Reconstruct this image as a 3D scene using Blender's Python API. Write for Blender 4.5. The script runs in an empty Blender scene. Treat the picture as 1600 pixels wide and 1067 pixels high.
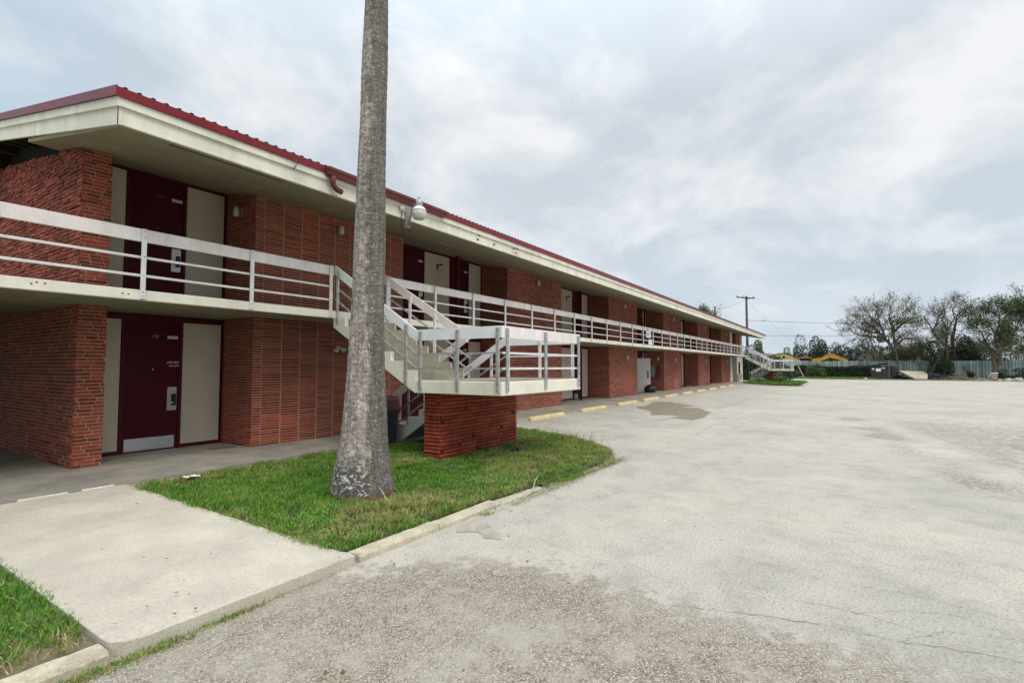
import bpy, math, random
import numpy as np
from mathutils import Vector, Matrix, noise as mn
random.seed(7); rng = np.random.default_rng(7)
S = bpy.context.scene; COL = S.collection
R = math.radians

# ------------------------------------------------------------------ camera
H = 1.72
PITCH = math.atan(38.5/800); YAW = math.atan(523/800*math.cos(PITCH))
cam = bpy.data.cameras.new('camera'); camo = bpy.data.objects.new('camera', cam); COL.objects.link(camo)
cam.sensor_fit = 'HORIZONTAL'; cam.sensor_width = 36; cam.lens = 18.0
cam.clip_start = .05; cam.clip_end = 3000
camo.location = (0, 0, H)
fwd = Vector((math.cos(YAW)*math.cos(PITCH), math.sin(YAW)*math.cos(PITCH), math.sin(PITCH)))
camo.rotation_euler = fwd.to_track_quat('-Z', 'Y').to_euler()
S.camera = camo

# ------------------------------------------------------------------ node helper
def N(nt, kind, **kw):
    n = nt.nodes.new(kind)
    for k, v in kw.items():
        if k.startswith('i_'):
            key = k[2:]
            key = int(key) if key.isdigit() else key.replace('_', ' ')
            n.inputs[key].default_value = v
        else: setattr(n, k, v)
    return n
def ramp(nt, pts, interp='LINEAR'):
    n = nt.nodes.new('ShaderNodeValToRGB'); n.color_ramp.interpolation = interp
    el = n.color_ramp.elements
    while len(el) < len(pts): el.new(.5)
    for e, (p, c) in zip(el, pts):
        e.position = p; e.color = (c, c, c, 1) if isinstance(c, (int, float)) else (*c, 1)
    return n
def mixc(nt, fac, a, b, mode='MIX'):
    n = nt.nodes.new('ShaderNodeMix'); n.data_type = 'RGBA'; n.blend_type = mode
    for i, x in ((0, fac), (6, a), (7, b)):
        if isinstance(x, bpy.types.NodeSocket): nt.links.new(x, n.inputs[i])
        else: n.inputs[i].default_value = x if i == 0 else (*x, 1)
    return n.outputs[2]
def math_(nt, op, a, b=0, c=0, clamp=False):
    n = nt.nodes.new('ShaderNodeMath'); n.operation = op; n.use_clamp = clamp
    for i, x in enumerate((a, b, c)):
        if isinstance(x, bpy.types.NodeSocket): nt.links.new(x, n.inputs[i])
        else: n.inputs[i].default_value = x
    return n.outputs[0]

# ------------------------------------------------------------------ world: overcast sky
SUN_EL, SUN_AZ = R(52), R(-118)      # azimuth: direction the light comes from, about +X towards +Y
world = bpy.data.worlds.new('World'); S.world = world; world.use_nodes = True
nt = world.node_tree; nt.nodes.clear(); L = nt.links.new
tc = N(nt, 'ShaderNodeTexCoord'); nrm = N(nt, 'ShaderNodeVectorMath', operation='NORMALIZE'); L(tc.outputs['Generated'], nrm.inputs[0])
sep = N(nt, 'ShaderNodeSeparateXYZ'); L(nrm.outputs[0], sep.inputs[0])
zz = math_(nt, 'MAXIMUM', sep.outputs[2], 0.0)
den = math_(nt, 'ADD', zz, .34)
cmb = N(nt, 'ShaderNodeCombineXYZ')
L(math_(nt, 'DIVIDE', sep.outputs[0], den), cmb.inputs[0]); L(math_(nt, 'DIVIDE', sep.outputs[1], den), cmb.inputs[1])
nA = N(nt, 'ShaderNodeTexNoise', i_Scale=2.3, i_Detail=10.0, i_Roughness=.58, i_Distortion=.25); L(cmb.outputs[0], nA.inputs['Vector'])
off = N(nt, 'ShaderNodeVectorMath', operation='ADD'); L(cmb.outputs[0], off.inputs[0]); off.inputs[1].default_value = (5.3, 2.1, 3.7)
nB = N(nt, 'ShaderNodeTexNoise', i_Scale=.42, i_Detail=4.0, i_Roughness=.5); L(off.outputs[0], nB.inputs['Vector'])
base = ramp(nt, [(.34, (.49, .56, .625)), (.48, (.56, .605, .65)), (.64, (.64, .665, .69))]); L(nB.outputs[0], base.inputs[0])
puff = ramp(nt, [(.45, 0), (.54, .45), (.64, 1)]); L(nA.outputs[0], puff.inputs[0])
c1 = mixc(nt, puff.outputs[0], base.outputs[0], (.77, .78, .795))
dk = ramp(nt, [(.30, 1), (.46, 0)]); L(nA.outputs[0], dk.inputs[0])
c2 = mixc(nt, math_(nt, 'MULTIPLY', dk.outputs[0], .50), c1, (.49, .53, .57))
# thin cloud towards the -Y / left top of the frame is bluer, horizon pale blue
hz = ramp(nt, [(0, 1), (.16, .35), (.30, 0)]); L(zz, hz.inputs[0])
c3 = mixc(nt, math_(nt, 'MULTIPLY', hz.outputs[0], .80), c2, (.50, .595, .69))
side = math_(nt, 'ADD', math_(nt, 'MULTIPLY', sep.outputs[0], -.35), math_(nt, 'MULTIPLY', sep.outputs[1], .94))
sr = ramp(nt, [(.62, 0), (.90, 1)]); L(side, sr.inputs[0])
c4 = mixc(nt, math_(nt, 'MULTIPLY', sr.outputs[0], .72), c3, (.43, .565, .66))
up = ramp(nt, [(.45, 0), (1, 1)]); L(zz, up.inputs[0])
bright = math_(nt, 'ADD', math_(nt, 'MULTIPLY', up.outputs[0], 1.5), 1.0)
vm = N(nt, 'ShaderNodeVectorMath', operation='SCALE'); L(c4, vm.inputs[0]); L(bright, vm.inputs['Scale'])
sky = N(nt, 'ShaderNodeTexSky', sky_type='NISHITA', sun_disc=False, sun_elevation=SUN_EL, sun_rotation=R(90)-SUN_AZ, air_density=1, dust_density=3)
bgN = N(nt, 'ShaderNodeBackground', i_Strength=.006); L(sky.outputs[0], bgN.inputs[0])
bgC = N(nt, 'ShaderNodeBackground', i_Strength=0.98); L(vm.outputs[0], bgC.inputs[0])
addw = N(nt, 'ShaderNodeAddShader'); L(bgN.outputs[0], addw.inputs[0]); L(bgC.outputs[0], addw.inputs[1])
ow = N(nt, 'ShaderNodeOutputWorld'); L(addw.outputs[0], ow.inputs[0])

sun = bpy.data.lights.new('sun', 'SUN'); sun.energy = 1.45; sun.angle = R(28); sun.color = (1, .93, .82)
suno = bpy.data.objects.new('sun', sun); COL.objects.link(suno)
sd = Vector((math.cos(SUN_AZ)*math.cos(SUN_EL), math.sin(SUN_AZ)*math.cos(SUN_EL), math.sin(SUN_EL)))
suno.rotation_euler = sd.to_track_quat('Z', 'Y').to_euler(); suno.location = (0, 0, 30)

S.view_settings.view_transform = 'Standard'; S.view_settings.look = 'None'
S.view_settings.exposure = 0.22; S.view_settings.gamma = 1; S.view_settings.use_curve_mapping = False
S.render.resolution_x = 1024; S.render.resolution_y = 682

# ------------------------------------------------------------------ materials
def mat(name, col, rough=.7, var=.12, scale=3.0, bump=0.0, bscale=40.0, metal=0.0, col2=None, dirt=0.0, dscale=1.2, tint=0.0, spec=.4, stretch=None, dcol=(.12, .10, .08), grit=0.0, gscale=55.0, patch=0.0):
    m = bpy.data.materials.new(name); m.use_nodes = True
    nt = m.node_tree; b = nt.nodes['Principled BSDF']; L = nt.links.new
    b.inputs['Roughness'].default_value = rough; b.inputs['Metallic'].default_value = metal
    b.inputs['Specular IOR Level'].default_value = spec
    tc = N(nt, 'ShaderNodeTexCoord'); src = tc.outputs['Object']
    if stretch:
        mp = N(nt, 'ShaderNodeMapping'); mp.inputs['Scale'].default_value = stretch; L(src, mp.inputs[0]); src = mp.outputs[0]
    n1 = N(nt, 'ShaderNodeTexNoise', i_Scale=scale, i_Detail=6.0, i_Roughness=.6); L(src, n1.inputs['Vector'])
    c2 = col2 or tuple(c*(1-2.2*var) for c in col)
    r = ramp(nt, [(.32, tuple(min(1, c*(1+var)) for c in col)), (.68, c2)]); L(n1.outputs[0], r.inputs[0])
    c = r.outputs[0]
    if tint:
        at = N(nt, 'ShaderNodeAttribute', attribute_name='t')
        rr = ramp(nt, [(0, 1-tint), (.5, 1.0), (1, 1+tint)]); L(at.outputs['Fac'], rr.inputs[0])
        c = mixc(nt, 1.0, c, rr.outputs[0], 'MULTIPLY')
    if dirt:
        n2 = N(nt, 'ShaderNodeTexNoise', i_Scale=dscale, i_Detail=10.0, i_Roughness=.72); L(src, n2.inputs['Vector'])
        r2 = ramp(nt, [(.50, 0), (.72, 1)]); L(n2.outputs[0], r2.inputs[0])
        c = mixc(nt, math_(nt, 'MULTIPLY', r2.outputs[0], dirt), c, dcol)
    if patch:
        n5 = N(nt, 'ShaderNodeTexNoise', i_Scale=.55, i_Detail=5.0, i_Roughness=.6); L(src, n5.inputs['Vector'])
        r5 = ramp(nt, [(.35, 1-patch), (.5, 1.0), (.66, 1+patch)]); L(n5.outputs[0], r5.inputs[0]); c = mixc(nt, 1.0, c, r5.outputs[0], 'MULTIPLY')
    if grit:
        n4 = N(nt, 'ShaderNodeTexNoise', i_Scale=gscale, i_Detail=4.0, i_Roughness=.7); L(src, n4.inputs['Vector'])
        r4 = ramp(nt, [(.30, 1-grit), (.5, 1.0), (.70, 1+grit*.5)]); L(n4.outputs[0], r4.inputs[0]); c = mixc(nt, 1.0, c, r4.outputs[0], 'MULTIPLY')
        v4 = N(nt, 'ShaderNodeTexVoronoi', i_Scale=gscale*.25); L(src, v4.inputs['Vector'])
        k4 = ramp(nt, [(.06, .55), (.11, 0)]); L(v4.outputs['Distance'], k4.inputs[0]); c = mixc(nt, k4.outputs[0], c, tuple(q*.45 for q in col))
    L(c, b.inputs['Base Color'])
    if bump:
        n3 = N(nt, 'ShaderNodeTexNoise', i_Scale=bscale, i_Detail=5.0, i_Roughness=.6); L(src, n3.inputs['Vector'])
        bp = N(nt, 'ShaderNodeBump', i_Strength=bump, i_Distance=.02); L(n3.outputs[0], bp.inputs['Height']); L(bp.outputs[0], b.inputs['Normal'])
    return m
M = {}
M['brick'] = mat('red_brick', (.27, .052, .028), .85, .15, 9, .35, 60, tint=.45, dirt=.35, dscale=1.6, dcol=(.12, .045, .03), patch=.22)
M['brick_pale'] = mat('pale_red_brick', (.36, .125, .085), .88, .12, 9, .35, 60, tint=.32, dirt=.4, dscale=1.1, dcol=(.17, .07, .05), patch=.2)
M['brick_rough'] = mat('rough_red_brick', (.30, .070, .042), .85, .22, 14, .5, 50, tint=.45, dirt=.35, dscale=2.5, dcol=(.10, .035, .025), patch=.2)
M['brick_orange'] = mat('orange_red_brick', (.33, .062, .028), .8, .18, 12, .5, 45, tint=.35, dirt=.45, dscale=2, dcol=(.15, .04, .025), patch=.2)
M['mortar_red'] = mat('red_mortar', (.15, .045, .03), .95, .2, 20)
M['mortar'] = mat('mortar', (.46, .31, .21), .95, .1, 20, .4, 80)
M['mortar_dark'] = mat('dark_mortar', (.20, .10, .075), .95, .2, 20, .4, 80)
M['cream'] = mat('cream_paint', (.80, .775, .66), .6, .05, 2.0, .12, 30, dirt=.5, dscale=1.3, dcol=(.48, .43, .33), patch=.08, stretch=(2.4, 2.4, .8))
M['cream_rail'] = mat('cream_edge_paint', (.82, .80, .68), .55, .05, 2.0, .15, 30, dirt=.42, dscale=2.6, dcol=(.50, .45, .33), patch=.06)
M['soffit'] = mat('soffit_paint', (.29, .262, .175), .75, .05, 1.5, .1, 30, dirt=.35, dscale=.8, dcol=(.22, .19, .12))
M['rail'] = mat('pinkish_white_rail_paint', (.82, .77, .745), .5, .05, 2.5, .15, 25, dirt=.5, dscale=1.6, dcol=(.50, .43, .38), patch=.08, stretch=(2.6, 2.6, .8))
M['rail_white'] = mat('white_rail_paint', (.82, .84, .86), .5, .04, 2.5, .15, 25, dirt=.25, dscale=4, dcol=(.5, .47, .45))
M['steel'] = mat('galvanised_steel', (.50, .50, .49), .45, .15, 8, .1, 40, metal=.45, dirt=.45, dscale=9, dcol=(.28, .22, .16))
M['white_steel'] = mat('white_painted_steel', (.74, .74, .74), .5, .06, 5, dirt=.2, dscale=7, dcol=(.4, .33, .28))
M['maroon'] = mat('maroon_door_paint', (.062, .002, .005), .6, .10, 1.5, .05, 20, spec=.2, dirt=.35, dscale=2.5, dcol=(.035, .006, .008))
M['maroon_trim'] = mat('maroon_trim_paint', (.085, .006, .014), .6, .12, 4, spec=.2, dirt=.2, dscale=5, dcol=(.05, .02, .02))
M['panel'] = mat('beige_wall_panel', (.58, .515, .42), .75, .04, 1.2, .10, 200, dirt=.4, dscale=1.6, dcol=(.47, .40, .30), patch=.05, stretch=(1.6, 1.6, .7))
M['red_metal'] = mat('red_roof_trim', (.20, .010, .020), .4, .10, 3, dirt=.2, dscale=5, dcol=(.18, .02, .03))
M['gutter'] = mat('brown_red_gutter', (.17, .030, .026), .45, .15, 5, dirt=.2, dscale=5)
M['roof'] = mat('dark_red_roof_sheet', (.055, .022, .03), .6, .2, 3)
M['dark'] = mat('dark_timber', (.025, .02, .018), .9)
M['black'] = mat('black_plastic', (.012, .012, .014), .35)
M['concrete'] = mat('pad_concrete', (.59, .54, .45), .9, .08, 1.6, .45, 120, dirt=.45, dscale=2.8, dcol=(.44, .40, .34), grit=.22, patch=.07)
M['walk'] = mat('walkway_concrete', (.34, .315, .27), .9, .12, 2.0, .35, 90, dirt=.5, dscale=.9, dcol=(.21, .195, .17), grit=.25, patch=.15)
M['kerb'] = mat('kerb_concrete', (.56, .51, .38), .9, .12, 6, .6, 40, dirt=.6, dscale=4, dcol=(.28, .25, .20), grit=.3)
M['step'] = mat('step_concrete', (.33, .30, .23), .9, .12, 4, .4, 60, dirt=.5, dscale=3, dcol=(.22, .20, .15), grit=.2)
M['plate'] = mat('worn_steel_plate', (.55, .57, .58), .3, .08, 6, metal=.5)
M['lockplate'] = mat('lock_cover', (.46, .44, .40), .35, .06, 6, metal=.3)
M['lockwhite'] = mat('white_lock_cover', (.80, .80, .76), .4, .03, 6)
M['chrome'] = mat('lever_metal', (.8, .8, .8), .15, .02, 6, metal=1)
M['brass'] = mat('dull_brass', (.22, .16, .06), .4, .1, 6, metal=.6)
M['white'] = mat('white_plastic', (.80, .80, .79), .4, .03, 5)
M['offwhite'] = mat('offwhite_fitting', (.60, .60, .56), .45, .06, 9)
M['grey'] = mat('grey_fitting', (.28, .29, .29), .5, .1, 9)
M['blackink'] = mat('black_lettering', (.02, .02, .02), .6)
M['pinkink'] = mat('faded_pink_lettering', (.45, .22, .22), .6)
M['yellow'] = mat('yellow_wheel_stop_paint', (.66, .53, .28), .85, .10, 6, .4, 40, dirt=.8, dscale=7, dcol=(.46, .38, .27))
M['bin'] = mat('slate_bin_plastic', (.045, .055, .07), .45, .1, 4)
M['binlid'] = mat('faded_maroon_lid', (.24, .07, .08), .5, .15, 5)
M['soil'] = mat('soil', (.19, .145, .095), .95, .25, 5, .6, 40)
M['lawnbed'] = mat('lawn_bed', (.055, .075, .022), .95, .3, 3, .6, 40, dirt=.8, dscale=1.4, dcol=(.15, .11, .06))
M['field'] = mat('field_grass', (.09, .11, .04), .95, .25, .2, dirt=.7, dscale=.5, dcol=(.2, .16, .1))
M['bark'] = mat('tree_bark', (.13, .11, .09), .9, .25, 6, .6, 20)
M['bark_dark'] = mat('dark_bark', (.06, .045, .04), .9, .25, 6)
M['pole'] = mat('weathered_pole_wood', (.10, .095, .09), .9, .2, 5)
M['excav'] = mat('excavator_yellow', (.66, .34, .035), .5, .12, 3, dirt=.25, dscale=2, dcol=(.35, .2, .06))
M['excav_pale'] = mat('faded_excavator_yellow', (.68, .47, .18), .5, .12, 3, dirt=.25, dscale=2, dcol=(.45, .3, .12))
M['glassdark'] = mat('dark_cab_glass', (.015, .012, .02), .15)
M['fence'] = mat('grey_green_corrugated_steel', (.35, .44, .42), .5, .15, .8, metal=.2, dirt=.45, dscale=.7, dcol=(.16, .20, .19), tint=.30)
M['fence2'] = mat('pale_corrugated_steel', (.46, .52, .53), .5, .12, .8, metal=.2, dirt=.4, dscale=.7, dcol=(.25, .28, .28), tint=.30)
M['dump'] = mat('dark_brown_dumpster_steel', (.05, .038, .036), .6, .2, 3)
M['ply'] = mat('weathered_plywood', (.52, .46, .33), .8, .12, 3)
M['wood'] = mat('scrap_timber', (.30, .20, .13), .85, .3, 6, tint=.4)
M['twig'] = mat('dry_twig', (.50, .44, .34), .9)
M['puddle'] = mat('damp_concrete', (.25, .215, .155), .8, .12, 4, .1, 80, col2=(.19, .16, .11))
M['crackm'] = mat('dark_crack', (.15, .135, .115), .95)  # dark colour of the crack ribbons

def leafmat(name, a, b):
    m = bpy.data.materials.new(name); m.use_nodes = True; nt = m.node_tree; p = nt.nodes['Principled BSDF']
    at = N(nt, 'ShaderNodeAttribute', attribute_name='t'); r = ramp(nt, [(0, a), (1, b)])
    nt.links.new(at.outputs['Fac'], r.inputs[0]); nt.links.new(r.outputs[0], p.inputs['Base Color'])
    p.inputs['Roughness'].default_value = .65; p.inputs['Specular IOR Level'].default_value = .25
    return m
M['grass'] = leafmat('grass_blades', (.050, .175, .014), (.155, .325, .035))
M['straw'] = leafmat('dry_grass', (.25, .24, .075), (.46, .38, .18))
M['weed'] = leafmat('weed_leaves', (.07, .25, .018), (.15, .38, .04))
M['dead'] = leafmat('dead_leaf', (.10, .06, .035), (.28, .20, .11))
M['leaf_olive'] = leafmat('olive_leaves', (.07, .085, .035), (.20, .19, .09))
M['leaf_green'] = leafmat('green_leaves', (.05, .08, .03), (.13, .18, .065))
M['leaf_dark'] = leafmat('dark_leaves', (.028, .045, .028), (.085, .115, .055))  # evergreen tones raised in place of distance haze
M['leaf_pine'] = leafmat('pine_needles', (.04, .055, .04), (.11, .13, .085))
M['leaf_grey'] = leafmat('greyish_twigs', (.13, .12, .10), (.25, .225, .18))
M['leaf_light'] = leafmat('light_green_leaves', (.06, .10, .03), (.16, .22, .08))

# palm bark: rings, pale lichen with a painted lit side, dark algae at the foot
def palm_mat():
    m = bpy.data.materials.new('palm_bark'); m.use_nodes = True; nt = m.node_tree; b = nt.nodes['Principled BSDF']; L = nt.links.new
    b.inputs['Roughness'].default_value = .9
    tc = N(nt, 'ShaderNodeTexCoord'); src = tc.outputs['Object']
    mp = N(nt, 'ShaderNodeMapping'); mp.inputs['Scale'].default_value = (1.0, 1.0, 9); L(src, mp.inputs[0])
    ring = N(nt, 'ShaderNodeTexNoise', i_Scale=5.5, i_Detail=6.0, i_Roughness=.65); L(mp.outputs[0], ring.inputs['Vector'])
    n1 = N(nt, 'ShaderNodeTexNoise', i_Scale=3.2, i_Detail=8.0, i_Roughness=.68); L(src, n1.inputs['Vector'])
    r0 = ramp(nt, [(.30, (.068, .060, .052)), (.5, (.135, .121, .107)), (.70, (.195, .178, .158))]); L(ring.outputs[0], r0.inputs[0])
    # lichen, and the lit left side of the trunk painted pale
    geo = N(nt, 'ShaderNodeNewGeometry'); sp = N(nt, 'ShaderNodeSeparateXYZ'); L(src, sp.inputs[0])
    mp2 = N(nt, 'ShaderNodeMapping'); mp2.inputs['Scale'].default_value = (1, 1, 1.6); L(src, mp2.inputs[0])
    n2 = N(nt, 'ShaderNodeTexNoise', i_Scale=15.0, i_Detail=7.0, i_Roughness=.78); L(mp2.outputs[0], n2.inputs['Vector'])
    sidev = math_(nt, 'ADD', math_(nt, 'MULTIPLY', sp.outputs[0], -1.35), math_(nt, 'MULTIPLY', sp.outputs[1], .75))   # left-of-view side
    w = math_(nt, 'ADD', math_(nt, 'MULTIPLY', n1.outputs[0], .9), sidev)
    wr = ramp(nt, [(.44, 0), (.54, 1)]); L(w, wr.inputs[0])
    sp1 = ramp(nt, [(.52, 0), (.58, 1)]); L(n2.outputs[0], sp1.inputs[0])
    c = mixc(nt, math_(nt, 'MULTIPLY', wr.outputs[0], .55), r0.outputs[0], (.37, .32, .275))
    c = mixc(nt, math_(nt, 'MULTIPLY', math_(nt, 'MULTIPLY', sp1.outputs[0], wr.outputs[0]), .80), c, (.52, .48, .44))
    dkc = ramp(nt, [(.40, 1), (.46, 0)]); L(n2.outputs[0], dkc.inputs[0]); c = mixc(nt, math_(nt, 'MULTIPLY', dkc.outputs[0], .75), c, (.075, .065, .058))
    n4 = N(nt, 'ShaderNodeTexNoise', i_Scale=60.0, i_Detail=2.0); L(src, n4.inputs['Vector'])
    s4 = ramp(nt, [(.63, 0), (.67, 1)]); L(n4.outputs[0], s4.inputs[0])
    c = mixc(nt, math_(nt, 'MULTIPLY', s4.outputs[0], .8), c, (.62, .60, .58))
    mps = N(nt, 'ShaderNodeMapping'); mps.inputs['Scale'].default_value = (7, 7, .55); L(src, mps.inputs[0])
    ns = N(nt, 'ShaderNodeTexNoise', i_Scale=2.2, i_Detail=6.0, i_Roughness=.65); L(mps.outputs[0], ns.inputs['Vector'])
    rs = ramp(nt, [(.36, .68), (.5, 1.0), (.64, 1.28)]); L(ns.outputs[0], rs.inputs[0]); c = mixc(nt, 1.0, c, rs.outputs[0], 'MULTIPLY')
    # foot: black algae and white flakes
    foot = ramp(nt, [(.0, 1), (.35, .9), (.62, 0)]); L(sp.outputs[2], foot.inputs[0])
    n3 = N(nt, 'ShaderNodeTexNoise', i_Scale=5.0, i_Detail=7.0, i_Roughness=.7); L(src, n3.inputs['Vector'])
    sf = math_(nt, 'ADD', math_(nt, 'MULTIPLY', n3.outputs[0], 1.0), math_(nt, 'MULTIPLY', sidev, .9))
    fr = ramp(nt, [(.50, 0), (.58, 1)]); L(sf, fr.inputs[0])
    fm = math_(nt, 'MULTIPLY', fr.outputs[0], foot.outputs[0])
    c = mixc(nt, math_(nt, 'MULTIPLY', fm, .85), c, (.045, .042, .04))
    sp5 = ramp(nt, [(.54, 0), (.58, 1)]); L(n2.outputs[0], sp5.inputs[0])
    c = mixc(nt, math_(nt, 'MULTIPLY', fm, sp5.outputs[0]), c, (.66, .65, .63))
    br = ramp(nt, [(.0, 1), (.03, .6), (.06, 0)]); L(math_(nt, 'ADD', sp.outputs[2], math_(nt, 'MULTIPLY', n1.outputs[0], -.12)), br.inputs[0])
    c = mixc(nt, br.outputs[0], c, (.13, .075, .04))
    L(c, b.inputs['Base Color'])
    bp = N(nt, 'ShaderNodeBump', i_Strength=.40, i_Distance=.02); L(ring.outputs[0], bp.inputs['Height'])
    bp2 = N(nt, 'ShaderNodeBump', i_Strength=.5, i_Distance=.015); L(n2.outputs[0], bp2.inputs['Height']); L(bp.outputs[0], bp2.inputs['Normal'])
    L(bp2.outputs[0], b.inputs['Normal'])
    return m
M['palm'] = palm_mat()

# parking lot: worn concrete / exposed aggregate driven by a painted mask attribute 'g'
def lot_mat():
    m = bpy.data.materials.new('parking_lot_surface'); m.use_nodes = True; nt = m.node_tree; b = nt.nodes['Principled BSDF']; L = nt.links.new
    b.inputs['Roughness'].default_value = .92; b.inputs['Specular IOR Level'].default_value = .25
    tc = N(nt, 'ShaderNodeTexCoord'); src = tc.outputs['Object']
    def no(s, d=5.0, r=.6): n = N(nt, 'ShaderNodeTexNoise', i_Scale=s, i_Detail=d, i_Roughness=r); L(src, n.inputs['Vector']); return n.outputs[0]
    big, mid, fine, speck = no(.35, 9, .68), no(2.1, 12, .74), no(46, 5, .75), no(110, 3, .65)
    con = ramp(nt, [(.36, (.515, .478, .412)), (.5, (.47, .442, .39)), (.62, (.405, .388, .35))]); L(big, con.inputs[0])
    m1 = ramp(nt, [(.38, (1.05, 1.045, 1.03)), (.50, (1.0, 1.0, 1.0)), (.56, (.93, .925, .915)), (.66, (.86, .855, .84))]); L(mid, m1.inputs[0])
    c = mixc(nt, 1.0, con.outputs[0], m1.outputs[0], 'MULTIPLY')
    f1 = ramp(nt, [(.38, .66), (.49, .97), (.60, 1.10)]); L(fine, f1.inputs[0]); c = mixc(nt, 1.0, c, f1.outputs[0], 'MULTIPLY')
    pit = ramp(nt, [(.33, 1), (.40, 0)]); L(speck, pit.inputs[0])
    vk = N(nt, 'ShaderNodeTexVoronoi', i_Scale=16.0, i_Randomness=1.0); L(src, vk.inputs['Vector'])
    sk = ramp(nt, [(.07, 1), (.12, 0)]); L(math_(nt, 'ADD', vk.outputs['Distance'], math_(nt, 'MULTIPLY', mid, .06)), sk.inputs[0])
    # aggregate
    vo = N(nt, 'ShaderNodeTexVoronoi', i_Scale=120.0, i_Randomness=1.0); L(src, vo.inputs['Vector'])
    vs = N(nt, 'ShaderNodeSeparateColor'); L(vo.outputs['Color'], vs.inputs[0])
    ag = ramp(nt, [(0, (.145, .115, .085)), (.3, (.275, .23, .175)), (.62, (.385, .33, .262)), (.88, (.465, .41, .335)), (.95, (.60, .55, .47)), (1, (.76, .73, .66))]); L(vs.outputs[0], ag.inputs[0])
    ve = ramp(nt, [(.0, 1.0), (.5, .92), (.85, .55)]); L(vo.outputs['Distance'], ve.inputs[0])
    agg = mixc(nt, 1.0, ag.outputs[0], ve.outputs[0], 'MULTIPLY')
    dn = no(5.5, 8, .7); dm = no(.8, 6, .7)
    dust = ramp(nt, [(.46, 0), (.60, .75)]); L(math_(nt, 'ADD', math_(nt, 'MULTIPLY', dn, .5), math_(nt, 'MULTIPLY', dm, .5)), dust.inputs[0])
    agg = mixc(nt, dust.outputs[0], agg, (.43, .40, .35))
    at = N(nt, 'ShaderNodeAttribute', attribute_name='g')
    g = math_(nt, 'ADD', at.outputs['Fac'], math_(nt, 'MULTIPLY', math_(nt, 'SUBTRACT', math_(nt, 'ADD', math_(nt, 'MULTIPLY', dn, .9), math_(nt, 'MULTIPLY', fine, .4)), .65), 2.3))
    gr = ramp(nt, [(.42, 0), (.60, 1)]); L(g, gr.inputs[0])
    c = mixc(nt, math_(nt, 'MULTIPLY', pit.outputs[0], .8), c, (.20, .18, .155)); c = mixc(nt, math_(nt, 'MULTIPLY', sk.outputs[0], .7), c, (.16, .14, .115))
    c = mixc(nt, gr.outputs[0], c, agg)
    at2 = N(nt, 'ShaderNodeAttribute', attribute_name='d')     # dark worn pits on the right
    pitn = no(13, 9, .82)
    pr = ramp(nt, [(.575, 0), (.625, 1)]); L(math_(nt, 'ADD', math_(nt, 'MULTIPLY', pitn, .8), math_(nt, 'MULTIPLY', at2.outputs['Fac'], .22)), pr.inputs[0])
    dmask = math_(nt, 'MULTIPLY', pr.outputs[0], at2.outputs['Fac'], clamp=True)
    c = mixc(nt, math_(nt, 'MULTIPLY', dmask, .8), c, (.235, .205, .17))
    at3 = N(nt, 'ShaderNodeAttribute', attribute_name='s')     # brown silt along kerbs
    sm = ramp(nt, [(.40, 0), (.75, 1)]); L(math_(nt, 'ADD', math_(nt, 'MULTIPLY', dn, .6), math_(nt, 'MULTIPLY', at3.outputs['Fac'], .5)), sm.inputs[0])
    c = mixc(nt, math_(nt, 'MULTIPLY', sm.outputs[0], at3.outputs['Fac'], clamp=True), c, (.235, .20, .155))
    L(c, b.inputs['Base Color'])
    hgt = math_(nt, 'ADD', math_(nt, 'MULTIPLY', fine, .8), math_(nt, 'MULTIPLY', math_(nt, 'MULTIPLY', vo.outputs['Distance'], -1.0), gr.outputs[0]))
    bp = N(nt, 'ShaderNodeBump', i_Strength=.55, i_Distance=.008); L(hgt, bp.inputs['Height']); L(bp.outputs[0], b.inputs['Normal'])
    return m
M['lot'] = lot_mat()

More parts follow.
